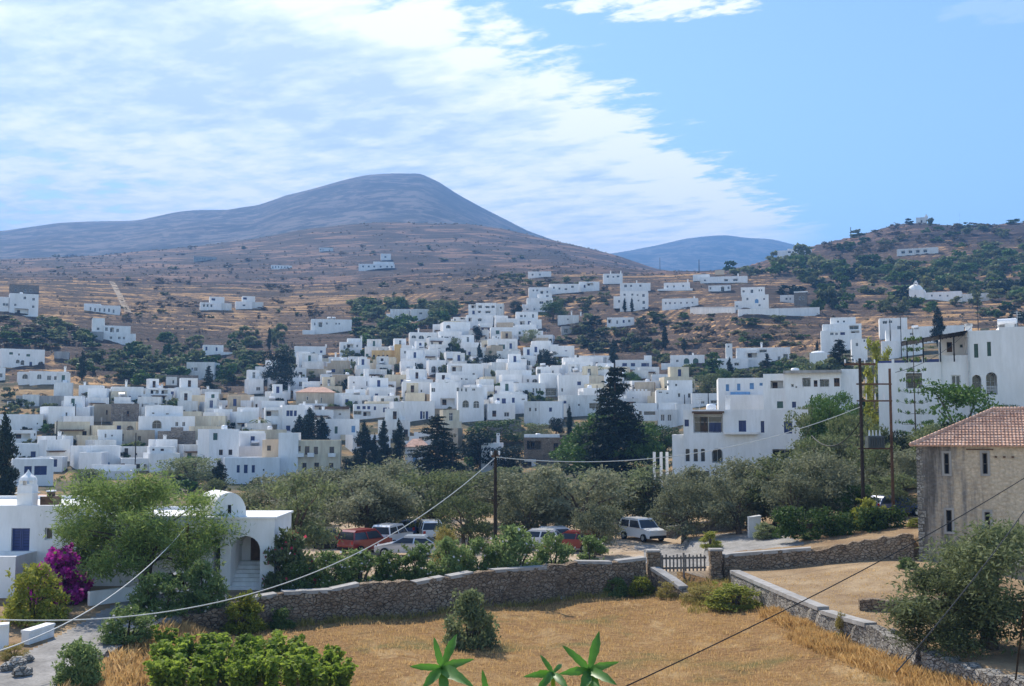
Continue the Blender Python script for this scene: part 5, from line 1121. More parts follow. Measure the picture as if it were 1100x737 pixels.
def car(label,x,Y,rz,kind,col,grp=None):
    c=CAR[kind]; root=empty('parked_car',(x,Y,ground(x,Y)),rz); tag(root,label,'car',grp)
    if (kind,col) not in CM:
        w=c['w']; wx0,wz0,wx1,wz1=c['wind']; rx0,rz0,rx1,rz1=c['rear']; zb=.28
        fr=c['hood'][0][0]; bk=c['tail'][-1][0]
        low=[(fr-.05,zb),*c['hood'],(wx0,wz0),(rx1,rz1),*c['tail'],(bk+.06,zb)]
        mb=MB()
        def ext(poly,wf,mi=0):
            n=len(poly); L=[(x_,-wf(x_,z_),z_) for x_,z_ in poly]; Rr=[(x_,wf(x_,z_),z_) for x_,z_ in poly]
            mb.add(L+Rr,[tuple(range(n)),tuple(range(2*n-1,n-1,-1))]+[(i,n+i,n+(i+1)%n,(i+1)%n) for i in range(n)],mi)
        def wf(x_,z_): return w*(1-.10*max(0,(abs(x_)-c['L']*.36)/(c['L']*.14)))*(1 if z_>.4 else .94)
        # lower body in bands so that the flanks bulge
        ext(low,wf)
        roof=[(wx1,wz1-.05),(wx1-.1,c['h']),(rx0+.15,c['h']),(rx0,rz0-.04),(rx0+.02,rz0-.1),(wx1-.02,wz1-.1)]
        ext(roof,lambda x_,z_:w*.80)
        for s in (-1,1):
            for (x0,z0,x1,z1) in ((wx0,wz0-.02,wx1,wz1-.06),(rx1,rz1-.02,rx0,rz0-.06),((wx0+rx1)/2-.05,wz0-.02,(wx1+rx0)/2,wz1-.06)):
                t=.05; y0,y1=s*w*.985,s*w*.81
                mb.add([(x0-t,y0,z0),(x0+t,y0,z0),(x1+t,y1,z1),(x1-t,y1,z1),(x0-t,y0-s*.06,z0),(x0+t,y0-s*.06,z0),(x1+t,y1-s*.06,z1),(x1-t,y1-s*.06,z1)],[(0,1,2,3),(7,6,5,4),(0,4,5,1),(1,5,6,2),(2,6,7,3),(3,7,4,0)])
        body=mb.mesh('body',col)
        def pan(pts): return MB().add(pts,[(0,1,2,3)]).mesh('pane','glass')
        y0,y1=w*.95,w*.78
        ws=pan([(wx0,-y0,wz0),(wx0,y0,wz0),(wx1,y1,wz1-.06),(wx1,-y1,wz1-.06)]); rs=pan([(rx1,-y0,rz1),(rx1,y0,rz1),(rx0,y1,rz0-.06),(rx0,-y1,rz0-.06)])
        sd=[MB().add([(wx0-.06,s*y0*1.015,wz0-.01),(wx1-.05,s*y1*1.01,wz1-.07),(rx0+.06,s*y1*1.01,rz0-.06),(rx1+.1,s*y0*1.015,rz1)],[(0,1,2,3)]).mesh('side_window','glass') for s in (-1,1)]
        mb=MB(); 
        for i in range(16):
            a,b_=2*math.pi*i/16,2*math.pi*(i+1)/16; r=.31
            mb.add([(r*math.cos(a),-.1,r*math.sin(a)),(r*math.cos(b_),-.1,r*math.sin(b_)),(r*math.cos(b_),.1,r*math.sin(b_)),(r*math.cos(a),.1,r*math.sin(a)),(.19*math.cos(a),-.11,.19*math.sin(a)),(.19*math.cos(b_),-.11,.19*math.sin(b_)),(.19*math.cos(b_),.11,.19*math.sin(b_)),(.19*math.cos(a),.11,.19*math.sin(a))],[(0,1,2,3),(0,4,5,1),(3,2,6,7)])
        ty=mb.mesh('tyre','tyre')
        mb=MB()
        for s in (-1,1):
            mb.add([(.19*math.cos(2*math.pi*i/16),s*.105,.19*math.sin(2*math.pi*i/16)) for i in range(16)],[tuple(range(16))])
            for i in range(5): a=2*math.pi*i/5; mb.box(-.02,.02,s*.115-.01,s*.115+.01,0,.17)
        ri=mb.mesh('rim','metal')
        hl=MB().box(-.03,.05,-.17,.17,-.07,.07).mesh('headlight','headl'); tl=MB().box(-.05,.03,-.1,.1,-.15,.15).mesh('tail_light','taill')
        bp=(MB().box(fr-.12,fr+.05,-w*.86,w*.86,.3,.5).mesh('bumper','dark'),MB().box(bk-.05,bk+.12,-w*.86,w*.86,.3,.5).mesh('bumper','dark'))
        CM[(kind,col)]=(body,ws,rs,sd,ty,ri,hl,tl,bp,fr,bk,w)
    body,ws,rs,sd,ty,ri,hl,tl,bp,fr,bk,w=CM[(kind,col)]
    obj('body',body,root); obj('windscreen',ws,root); obj('rear_window',rs,root); obj('bumper',bp[0],root); obj('bumper',bp[1],root)
    for s in sd: obj('side_window',s,root)
    for x_ in (fr-.75,bk+.75):
        for s in (-1,1):
            t=obj('wheel',ty,root,(x_,s*(w-.06),.31)); obj('rim',ri,t)
    for s in (-1,1): obj('headlight',hl,root,(fr-.06,s*w*.68,.68)); obj('tail_light',tl,root,(bk+.06,s*w*.74,.82))
    return root
def cx_(px,Y): return on(px,Y)[0]
car('red hatchback seen from behind at the left end of the car park',cx_(392,80.5),80.5,R(55),'suv','red_paintwork')
car('pale silver saloon facing left behind the oleanders',cx_(437,78.2),78.2,R(176),'sedan','silver_paintwork')
car('white off road car behind the pale silver saloon',cx_(421,84.5),84.5,R(70),'suv','white_paintwork')
car('white car roof showing behind the yellowish shrub in the car park',cx_(462,88),88,R(100),'suv','white_paintwork')
car('dark blue car at the back between the two white roofs',cx_(443,91),91,R(80),'hatch','blue_paintwork')
car('white compact car under the olives right of the slim dark pole',cx_(574,82.5),82.5,R(170),'hatch','white_paintwork')
car('red car with its pale bonnet half hidden behind the small round oleander',cx_(613,81),81,R(165),'hatch','red_paintwork')
car('white car behind the red one under the olives',cx_(603,84.2),84.2,R(10),'hatch','white_paintwork')
car('dark car in the shade left of the twin trunks',cx_(350,84),84,R(100),'hatch','dark_paintwork')
car('white off road car with roof rack facing the viewer beside the gate road',cx_(690,87),87,R(-62),'suv','white_paintwork')
car('dark pickup coloured car behind the low rubble wall of the gate road',cx_(711,95),95,R(175),'hatch','dark_paintwork')
car('blue car glimpsed through the hedge left of the stone house',cx_(962,79.5),79.5,R(20),'hatch','blue_paintwork')
tg=HOUSES
# ---------------------------------------------------------------- church and hilltop chapel
ch=H('white hillside church with a small dome and bell gable among the trees',992,1033,313.5,323,'1001,317,2,2.4,d;1010,317.4,2.4,2,d;1018,318,2,2,d',yaw=-4,d=8,name='church',cat='church',blocks=[(976,993,310,323,-.5,8,None,'983,317,2,4,d'),(1033,1062,317,325,.4,3,'white2','')])
m=HOUSES[-1][5]/F; Lx=lambda px:(px-1012.5)*m
mb=MB().lathe([(8*m,0),(8*m,1.0*m*1),(7.4*m,3*m),(5.4*m,5.4*m),(2.6*m,6.8*m),(.3*m,7.3*m)],n=20); d_=mb.build('dome','white',ch,True); d_.location=(Lx(984.5),3,13*m)
mb=MB().box(-2.2*m,-1.2*m,-.3,.3,0,5*m).box(1.2*m,2.2*m,-.3,.3,0,5*m).box(-2.3*m,2.3*m,-.35,.35,5*m,6*m).box(-1.2*m,1.2*m,-.32,.32,6*m,8*m); g_=mb.build('bell_gable','white',ch); g_.location=(Lx(985.5),1.0,15.5*m)
cp=H('tiny white chapel with a bell gable on top of the right hill',984,996,233.5,240,'990,238,1.6,3,k','white2',yaw=0,d=7,name='chapel',cat='chapel')
m=HOUSES[-1][5]/F; mb=MB().box(-1.2,1.2,-.4,.4,0,5*m*.6).box(-.5,.5,-.3,.3,3*m,4.4*m); g_=mb.build('bell_gable','white2',cp); g_.location=((995-990)*m,2,5.5*m)
mb=MB(); m=HOUSES[[h[0].name for h in HOUSES].index(next(h[0].name for h in HOUSES if h[0].name.startswith('tower_house')))][5]/F
tw=next(h[0] for h in HOUSES if h[0].name.startswith('tower_house')); mb.lathe([(9.2*m,0),(8.6*m,1.6*m),(6.5*m,3*m),(3*m,3.8*m),(.2,4*m)],n=24); t_=mb.build('roof_dome','white',tw,True); t_.location=(0,3,22*m)
# ---------------------------------------------------------------- vegetation
def blobs_dome(n,h,w,z0,seed,flat=.9):
    "lumps that fill a domed, uneven crown"
    r=np.random.default_rng(seed); out=[]
    for i in range(n):
        a=r.uniform(0,6.28); q=r.uniform(0,1)**.6; z=z0+(h-z0)*r.uniform(.08,.86)
        k=math.sqrt(max(.08,1-((z-z0)/(h-z0)-.35)**2*1.55))
        rad=w/2*q*k*.88; s=r.uniform(.17,.28)*w*.78
        out.append((rad*math.cos(a),rad*math.sin(a),z,s,s,s*flat*r.uniform(.6,.95)))
    return out
def leaf_quads(bl,n,size,asp,seed,fill=.55,up=0,tilt=None,stray=.06):
    r=np.random.default_rng(seed); bl=np.array(bl); vol=bl[:,3]*bl[:,4]*bl[:,5]; p=vol**.75; p/=p.sum()
    i=r.choice(len(bl),n,p=p); d=r.normal(size=(n,3)); d/=np.linalg.norm(d,axis=1)[:,None]
    rad=(fill+(1-fill)*r.random(n))*(1+stray*r.normal(size=n))
    c=bl[i,:3]+d*rad[:,None]*bl[i,3:6]
    t=r.normal(size=(n,3)); t[:,2]+=up; t+=d*.5; t/=np.linalg.norm(t,axis=1)[:,None]
    b=np.cross(t,r.normal(size=(n,3))+d*.6); b/=np.linalg.norm(b,axis=1)[:,None]
    L=size*r.uniform(.6,1.3,n)[:,None]; Wd=L*asp
    return np.stack([c-t*L*.5,c+b*Wd*.5-t*L*.05,c+t*L*.5,c-b*Wd*.5-t*L*.05],1)
def trunk_mb(h,r,targets,seed,twin=1,lean=.15,z0=-.3):
    mb=MB(); q=random.Random(seed)
    for k in range(twin):
        bx,by=(q.uniform(-.35,.35),q.uniform(-.3,.3)) if twin>1 else (0,0)
        p=[Vector((bx,by,z0))]; dx,dy=q.uniform(-lean,lean),q.uniform(-lean,lean)
        for i in range(1,5): p.append(Vector((bx+dx*i/4*h+q.uniform(-.06,.06)*h*.3,by+dy*i/4*h+q.uniform(-.06,.06)*h*.3,h*i/4)))
        mb.tube(p,[r*1.5,r*1.05,r*.9,r*.8,r*.6],7)
        for t in targets[k::twin]:
            t=Vector(t[:3]); s=p[3].lerp(p[4],q.random()); m=s.lerp(t,.5)+Vector((q.uniform(-.2,.2),q.uniform(-.2,.2),.12*(t-s).length))
            mb.tube([s,s.lerp(m,.5)+Vector((0,0,.05)),m,m.lerp(t,.6),t],[r*.55,r*.42,r*.3,r*.18,r*.06],5)
    return mb
TREES={}
def proto(key,fn):
    if key not in TREES: TREES[key]=fn()
    return TREES[key]
def tree(label,px,ytop,w_px,Y=None,yb=None,kind='olive',var=0,grp=None,name=None,cat='tree',rz=None,wide=1.0,xyz=None):
    """one tree or shrub: its own Empty, trunk and crown; the crown is scaled to the height and width seen"""
    if Y is None: Y=hit(px,yb,60)
    o=xyz or on(px,Y); h=W(px,ytop,Y)[2]-o[2]; w=w_px*Y/F*wide
    parts,nm,H0,W0=PROTO[kind](var)
    root=empty(name or nm,o,(random.uniform(0,6.28) if rz is None else rz)); tag(root,label,cat,grp)
    for pn,me in parts:
        ob=obj(pn,me,root); 
        ob.scale=(w/W0,w/W0,h/H0)
    return root
def mk(nm,h,w,leafspec,trunkspec):
    parts=[]
    if trunkspec is not None: parts.append(('trunk',trunkspec))
    for pn,V,mat in leafspec: parts.append((pn,quads_mesh(pn,V,mat),))
    return parts,nm,h,w
def P_olive(v,leaf='oliveL',n=7500,sz=.28):
    def f():
        h,w=5.2,6.0; bl=blobs_dome(34,h,w,.15 if n>15000 else .6,100+v,.8); V=leaf_quads(bl,n,sz,.34,200+v,.2,stray=.17)
        tr=trunk_mb(1.5,.2,[b for b in bl[::2]],v,twin=2 if v%2 else 1).mesh('trunk','bark')
        return mk('olive_tree',h,w,[('crown',V,leaf)],tr)
    return proto(('olive',v,leaf,n),f)
def P_bush(v,leaf='oleL',n=2400,sz=.24,asp=.3,nm='oleander_bush',flower=0,fl='whiteF',h=2.0,w=2.2):
    def f():
        r=np.random.default_rng(300+v); bl=[]
        for i in range(30):
            a=r.uniform(0,6.28); t=r.uniform(0,1); z=h*(.12+.74*t); q=w*.36*math.sqrt(max(.05,1-(t*1.05)**2.4))*r.uniform(.55,1.05); s_=w*r.uniform(.11,.18)
            bl.append((q*math.cos(a),q*math.sin(a),z,s_,s_,s_*.8))
        for i in range(10): bl.append((w*.3*math.cos(i*.63),w*.3*math.sin(i*.63),h*.13,w*.17,w*.17,h*.14))
        for i in range(7): bl.append((r.uniform(-.28,.28)*w,r.uniform(-.28,.28)*w,r.uniform(.8,.95)*h,w*.05,w*.05,h*.08))
        V=leaf_quads(bl,int(n*1.7),sz*.85,asp,400+v,.3,up=.8,stray=.13); L=[('foliage',V,leaf)]
        if flower: L.append(('blossom',leaf_quads(bl,flower,.12,.9,500+v,.95),fl))
        mb=MB(); 
        for b in bl[:9]: mb.tube([(b[0]*.2,b[1]*.2,-.3),(b[0]*.5,b[1]*.5,b[2]*.5),(b[0],b[1],b[2])],[.05,.035,.012],5)
        return mk(nm,h,w,L,mb.mesh('stem','bark'))
    return proto((nm,leaf,v,n,flower),f)
def P_cypress(v,n=3600):
    def f():
        h,w=10.0,2.2; r=np.random.default_rng(600+v); bl=[]
        for i in range(46):
            t=(i+.5)/46; z=.4+t*9.4; k=(min(1,t*5)**.6)*(1-t**2.6)**.8; a=r.uniform(0,6.28); q=w*.5*k*r.uniform(.25,.72)
            bl.append((q*math.cos(a),q*math.sin(a),z,w*.26*k+.09,w*.26*k+.09,.62))
        V=leaf_quads(bl,n,.42,.3,700+v,.45,up=2.4)
        return mk('cypress_tree',h,w,[('crown',V,'cypL')],MB().tube([(0,0,-.3),(0,0,h*.8)],[.22,.05],7).mesh('trunk','bark'))
    return proto(('cyp',v),f)
def P_fir(v,n=5200):
    "broken dark conifer: whorls of separate, drooping branches round a bare leader"
    def f():
        h,w=14.0,8.5; r=np.random.default_rng(800+v); bl=[]; mb=MB().tube([(0,0,-.4),(.1,0,h*.5),(0,.1,h*.97)],[.32,.2,.03],8)
        for i in range(22):
            t=i/22; z=1.2+t*12.2; R_=(1-t)**.8*w*.5+.35
            for k in range(int(5-2*t)):
                a=r.uniform(0,6.28); L=R_*r.uniform(.55,1.05)
                for q in np.linspace(.3,1,4):
                    s=.5+.62*(1-t)*(1-abs(q-.6)); bl.append((L*q*math.cos(a),L*q*math.sin(a),z-.12*L*q*q+r.uniform(-.15,.15),s,s,s*.42))
                mb.tube([(0,0,z),(L*math.cos(a),L*math.sin(a),z-.12*L)],[.07,.015],4)
        V=leaf_quads(bl,13000,.5,.32,900+v,.3)
        return mk('conifer_tree',h,w,[('crown',V,'cypL')],mb.mesh('trunk','bark'))
    return proto(('fir',v),f)
def P_dark(v,leaf='cypL',n=4200,nm='pine_tree',sz=.5,flat=.8):
    def f():
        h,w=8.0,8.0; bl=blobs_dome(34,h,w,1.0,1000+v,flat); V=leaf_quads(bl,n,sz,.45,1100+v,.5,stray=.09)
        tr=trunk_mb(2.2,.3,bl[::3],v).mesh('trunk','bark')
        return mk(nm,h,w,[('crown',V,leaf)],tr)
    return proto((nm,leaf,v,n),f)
def P_umb(v):
    def f():
        h,w=9.0,14.0; r=np.random.default_rng(1200+v); bl=[]
        for i in range(60):
            a=r.uniform(0,6.28); q=r.uniform(0,1)**.5; z=1.0+(h-1.6)*math.sqrt(max(0,1-q*q))*r.uniform(.5,1); bl.append((q*w*.47*math.cos(a),q*w*.47*math.sin(a),z,1.35,1.35,.9))
        V=leaf_quads(bl,15000,.42,.45,1300+v,.6)
        return mk('round_pine',h,w,[('crown',V,'pineL')],trunk_mb(2.6,.4,bl[::5],v,twin=2).mesh('trunk','bark'))
    return proto(('umb',v),f)
def P_tam(v):
    def f():
        h,w=8.0,10.0; bl=blobs_dome(44,h,w,1.6,1400+v,.8); r=np.random.default_rng(3)
        bl=[(b[0],b[1],b[2],b[3]*.85,b[4]*.85,b[5]) for b in bl]
        for i in range(14): a=r.uniform(0,6.28); bl.append((w*.44*math.cos(a),w*.44*math.sin(a),r.uniform(2.2,5),.55,.55,.8))
        V=leaf_quads(bl,26000,.36,.2,1500+v,.2,up=.3,stray=.18)
        return mk('tamarisk_tree',h,w,[('crown',V,'tamL')],trunk_mb(2.4,.24,bl[::2],v,twin=3,lean=.3).mesh('trunk','bark'))
    return proto(('tam',v),f)
def P_hill(v,n=260,leaf='hillL'):
    def f():
        h,w=4.0,5.0; bl=blobs_dome(9,h,w,.3,1600+v,.9); V=leaf_quads(bl,n,1.0,.6,1700+v,.5)
        return mk('hillside_tree',h,w,[('crown',V,leaf)],None)
    return proto(('hill',v,leaf),f)
def P_pop(v):
    def f():
        h,w=12.0,3.0; r=np.random.default_rng(1800+v); bl=[]
        for i in range(34): t=i/34; k=.5+.5*math.sin(min(1,t*1.15)*3.0); a=r.uniform(0,6.28); bl.append((w*.3*k*math.cos(a),w*.3*k*math.sin(a),.8+t*11,.55,.55,.7))
        V=leaf_quads(bl,2600,.34,.6,1900+v,.3,up=.8,stray=.15)
        return mk('poplar_tree',h,w,[('crown',V,'limeL')],MB().tube([(0,0,-.3),(0,0,h*.9)],[.2,.04],7).mesh('trunk','bark2'))
    return proto(('pop',v),f)
def P_arau(v):
    "a thin tree of regular, nearly level whorls with tufted ends"
    def f():
        h,w=11.0,6.0; mb=MB().tube([(0,0,-.3),(0,0,h)],[.14,.03],7); bl=[]; r=np.random.default_rng(2000)
        for i in range(13):
            z=1.0+i*.76; L=w*.5*(1-.72*(i/13)**1.3)
            for k in range(5):
                a=k*1.257+i*.5; e=(L*math.cos(a),L*math.sin(a),z+.25*L*.3)
                mb.tube([(0,0,z),(L*.5*math.cos(a),L*.5*math.sin(a),z-.05),e],[.022,.014,.007],4)
                for q in np.linspace(.45,1,4 if i<5 else 2): bl.append((L*q*math.cos(a),L*q*math.sin(a),z+.08*q*L,.28,.28,.16))
        V=leaf_quads(bl,2600,.26,.4,2001,.2,up=.6)
        return mk('norfolk_pine',h,w,[('crown',V,'pineL')],mb.mesh('trunk','bark'))
    return proto(('arau',v),f)
def P_palm(v):
    def f():
        mb=MB().tube([(0,0,-.2),(.05,0,1.6),(0,0,3.2)],[.2,.16,.15],8); V=[]
        for k in range(16):
            a=k*.393+.1*(k%3); up=.9-.5*(k%3); pts=[]
            for i in range(7):
                t=i/6; pts.append(np.array([1.9*t*math.cos(a),1.9*t*math.sin(a),3.2+up*t*1.4-1.5*t*t]))
            s=np.array([-math.sin(a),math.cos(a),0])
            for i in range(6):
                wd=.28*(1-i/7)
                for sg in(-1,1): V.append([pts[i],pts[i]+s*sg*wd+np.array([0,0,-.12]),pts[i+1]+s*sg*wd*.8+np.array([0,0,-.12]),pts[i+1]])
        return mk('palm_tree',4.0,3.6,[('crown',np.array(V),'olive2L')],mb.mesh('trunk','bark'))
    return proto(('palm',v),f)
PROTO={'olive':P_olive,'olive2':lambda v:P_olive(v+20,'olive2L',5200),'bigolive':lambda v:P_olive(v+40,'olive2L',20000,.2),
 'ole':lambda v:P_bush(v,'oleL',3000,.22,flower=60),'bush':lambda v:P_bush(v+30,'bushL',3000,.2,.4,'grey_green_bush'),'green':lambda v:P_bush(v+50,'oleL',3200,.2,.45,'green_shrub'),
 'lime':lambda v:P_bush(v+60,'limeL',2200,.2,.4,'yellow_green_shrub'),'dry':lambda v:P_bush(v+70,'dryL',1600,.26,.2,'dry_shrub'),'boug':lambda v:P_bush(v+80,'bougL',3200,.22,.8,'bougainvillea',300,'oleL'),
 'pbush':lambda v:P_bush(v+90,'olive2L',2600,.24,.5,'flowering_creeper',170,'redL'),
 'cyp':P_cypress,'fir':P_fir,'dark':P_dark,'darkgreen':lambda v:P_dark(v+10,'pineL',5200,'dark_green_tree',.42),'mid':lambda v:P_dark(v+20,'olive2L',3600,'leafy_tree',.46),'umb':P_umb,'tam':P_tam,'hill':P_hill,
 'hillg':lambda v:P_hill(v+10,300,'pineL'),'hilll':lambda v:P_hill(v+20,280,'olive2L'),'hills':lambda v:P_hill(v+30,200,'scrubL'),'hilld':lambda v:P_hill(v+40,320,'cypL'),'pop':P_pop,'arau':P_arau,'palm':P_palm}
T=tree
# the oleanders on the wall
for i,(px,yt,wp,yy,lab) in enumerate(((316,601,26,61.0,'small round oleander at the left end of the row on the wall'),(354,597,33,62.2,'oleander in front of the red hatchback'),(386,597,40,63.2,'pale green oleander below the red hatchback'),
    (420,597,32,64.0,'dark green oleander in front of the pale silver saloon'),(450,590,34,64.9,'oleander hiding the tail of the pale silver saloon'),(485,582,38,65.8,'big oleander left of the slim dark pole'),(516,583,32,66.8,'narrow oleander touching the slim dark pole'),
    (553,571,47,67.6,'largest darkest oleander just right of the slim dark pole'),(594,578,33,69.2,'rounded oleander below the white compact car'),(635,581,30,70.2,'low round oleander below the twin leaning olives'))):
    T(lab,px,yt-8,wp*1.6,yy,kind='ole',var=i%5,grp='oleanders planted along the field wall')
for px,yt,wp,yy,kd,v,lab in ((170,612,72,54.8,'ole',1,'round oleander beside the path, left of the brown post'),(218,601,62,56.8,'ole',2,'tall dark oleander against the white wall right of the brown post'),(136,648,66,49.6,'ole',3,'pale grey green bush at the edge of the path'),
    (38,602,80,53.6,'lime',1,'light green round bush in front of the magenta bougainvillea'),(84,684,58,42.6,'green',2,'dark leafy shrub standing on the path edge at the bottom left'),(62,585,70,58.5,'boug',0,'magenta bougainvillea beside the blue window of the domed house'),
    (262,634,52,56.0,'lime',2,'yellowing shrub sprawling over the path edge'),(303,652,32,57.0,'green',3,'small fan shaped shrub at the foot of the left wall'),(310,568,62,61.6,'pbush',1,'dark creeper with pink flowers on the corner of the arched porch'),
    (504,631,66,53,'bush',1,'lone grey green bush standing in the stubble field'),(661,619,30,67.2,'green',4,'left one of two bushes at the foot of the wall by the gate'),(688,617,34,67.0,'lime',3,'right one of two bushes at the foot of the wall by the gate'),
    (716,624,26,65.2,'dry',1,'dry brown tuft beside the slanting stub wall'),(790,626,78,61.0,'lime',4,'yellow green sprawling bush left of the slanting wall'),(753,628,46,63.5,'dry',2,'straw coloured shrub between the stub wall and the sprawling bush'),
    (975,598,24,63.5,'green',1,'small green shrub at the foot of the old stone house'),(479,563,36,73.5,'dry',3,'yellowish shrub behind the oleander row in the car park'),(870,572,26,73.5,'green',0,'dark dense clump at the right part of the hedge'),(764,570,28,76,'lime',0,'small yellow shrub beside the gate road'),
    (822,560,30,77,'bush',2,'grey scrub behind the white wall stub'),(935,534,46,74.2,'lime',2,'yellow leaved shrub between the two transformer poles'),(983,556,22,72,'lime',1,'bright shrub hugging the left corner of the stone house'),(250,640,20,57.5,'dry',0,'dry tuft on the wall end near the yellowing shrub'),(40,668,22,50.5,'green',0,'small weed bush by the low white garden wall'),
    (15,690,34,46.5,'dry',2,'dry weeds at the bottom left corner'),(905,655,20,50.5,'dry',3,'dry thistle by the slanting wall'),(610,520,40,104,'ole',4,'bright green bush behind the olives below the dark stone house'),(570,508,52,112,'ole',0,'rounded bright green shrub before the dark stone house')):
    T(lab,px,yt,wp,yy,kind=kd,var=v,cat='bush')
# hedge
hedge=empty('hedge',on(885,73)); tag(hedge,'dark green hedge on top of the wall left of the old stone house','hedge'); o=hedge.location; bl=[]; r=np.random.default_rng(77)
for i in range(90):
    px=r.uniform(833,968); p=W(px,r.uniform(549,574),73.2+r.uniform(-.5,.8)); bl.append((p[0]-o.x,p[1]-o.y,p[2]-o.z,.5,.5,.42))
obj('foliage',quads_mesh('foliage',leaf_quads(bl,9000,.22,.5,78,.4),'hedgeL'),hedge)
# trees near the viewer
T('large feathery light green tree in front of the domed white house',150,508,186,60.5,kind='tam',var=0)
T('low drooping olive crown left of the large spreading olive',1022,604,120,44.6,kind='bigolive',var=2)
T('large spreading olive at the right edge beside the tumbled wall',1062,552,205,45.0,kind='bigolive',var=1)
# the olive grove
olv=[(268,516,64,112),(312,506,74,104),(352,498,86,96),(398,500,80,88),(425,492,86,100),(470,502,78,92),(505,500,80,104),(545,504,76,97),(583,500,84,92),(622,497,92,88),(668,495,88,96),(705,504,66,96),(738,505,60,92),(770,498,74,90),(805,486,82,86),(845,478,90,84),(885,484,76,80),(915,498,60,86),(330,530,60,86),(460,520,60,110),(655,512,70,104),(862,500,60,92),(900,470,70,100),(945,472,64,95),(975,482,60,84),(985,462,70,92),(1020,455,60,104),(790,520,46,100),(560,520,60,112),(380,520,56,112),(320,503,84,76),(640,535,44,78.5),(735,515,56,84),(790,508,58,82),(832,500,62,84),(500,525,54,82),(405,527,50,88),(565,520,50,86),(850,505,56,78)]
wh=['far left of the grove','beside the creeper','over the dark parked car','over the red hatchback','over the white off road car','just left of the slim dark pole','behind the slim dark pole','right of the slim dark pole','over the white compact car','over the red car right of the compact','with twin leaning trunks by the white off road car','above the dark pickup','left of the white wall stub','above the white wall stub','below the slim arches of the white house','left of the tall dark pole','behind the hedge','directly behind the tall dark pole','behind the domed porch','second row left of the tall pale house front','second row below the round pine','below the garage opening of the white house','below the long apartment building','between the transformer poles','right of the transformer poles','behind the roof of the old stone house','below the big right house','deep in the grove by the gate road','deep in the grove below the dark stone house','deep in the grove below the cypresses','at the left end of the car park','leaning over the wall right of the round oleander','on the near side of the gate road','close above the white wall stub','close behind the left end of the hedge','standing in the car park behind the slim dark pole','over the tail of the pale silver saloon','between the white compact car and the slim dark pole','low at the front of the hedge']
for i,((px,yt,wp,yy),q) in enumerate(zip(olv,wh)):
    T('grey green olive tree '+q,px,yt,wp*1.3,yy,kind='olive' if i%5 else 'olive2',var=i%4,grp='olive trees of the grove')
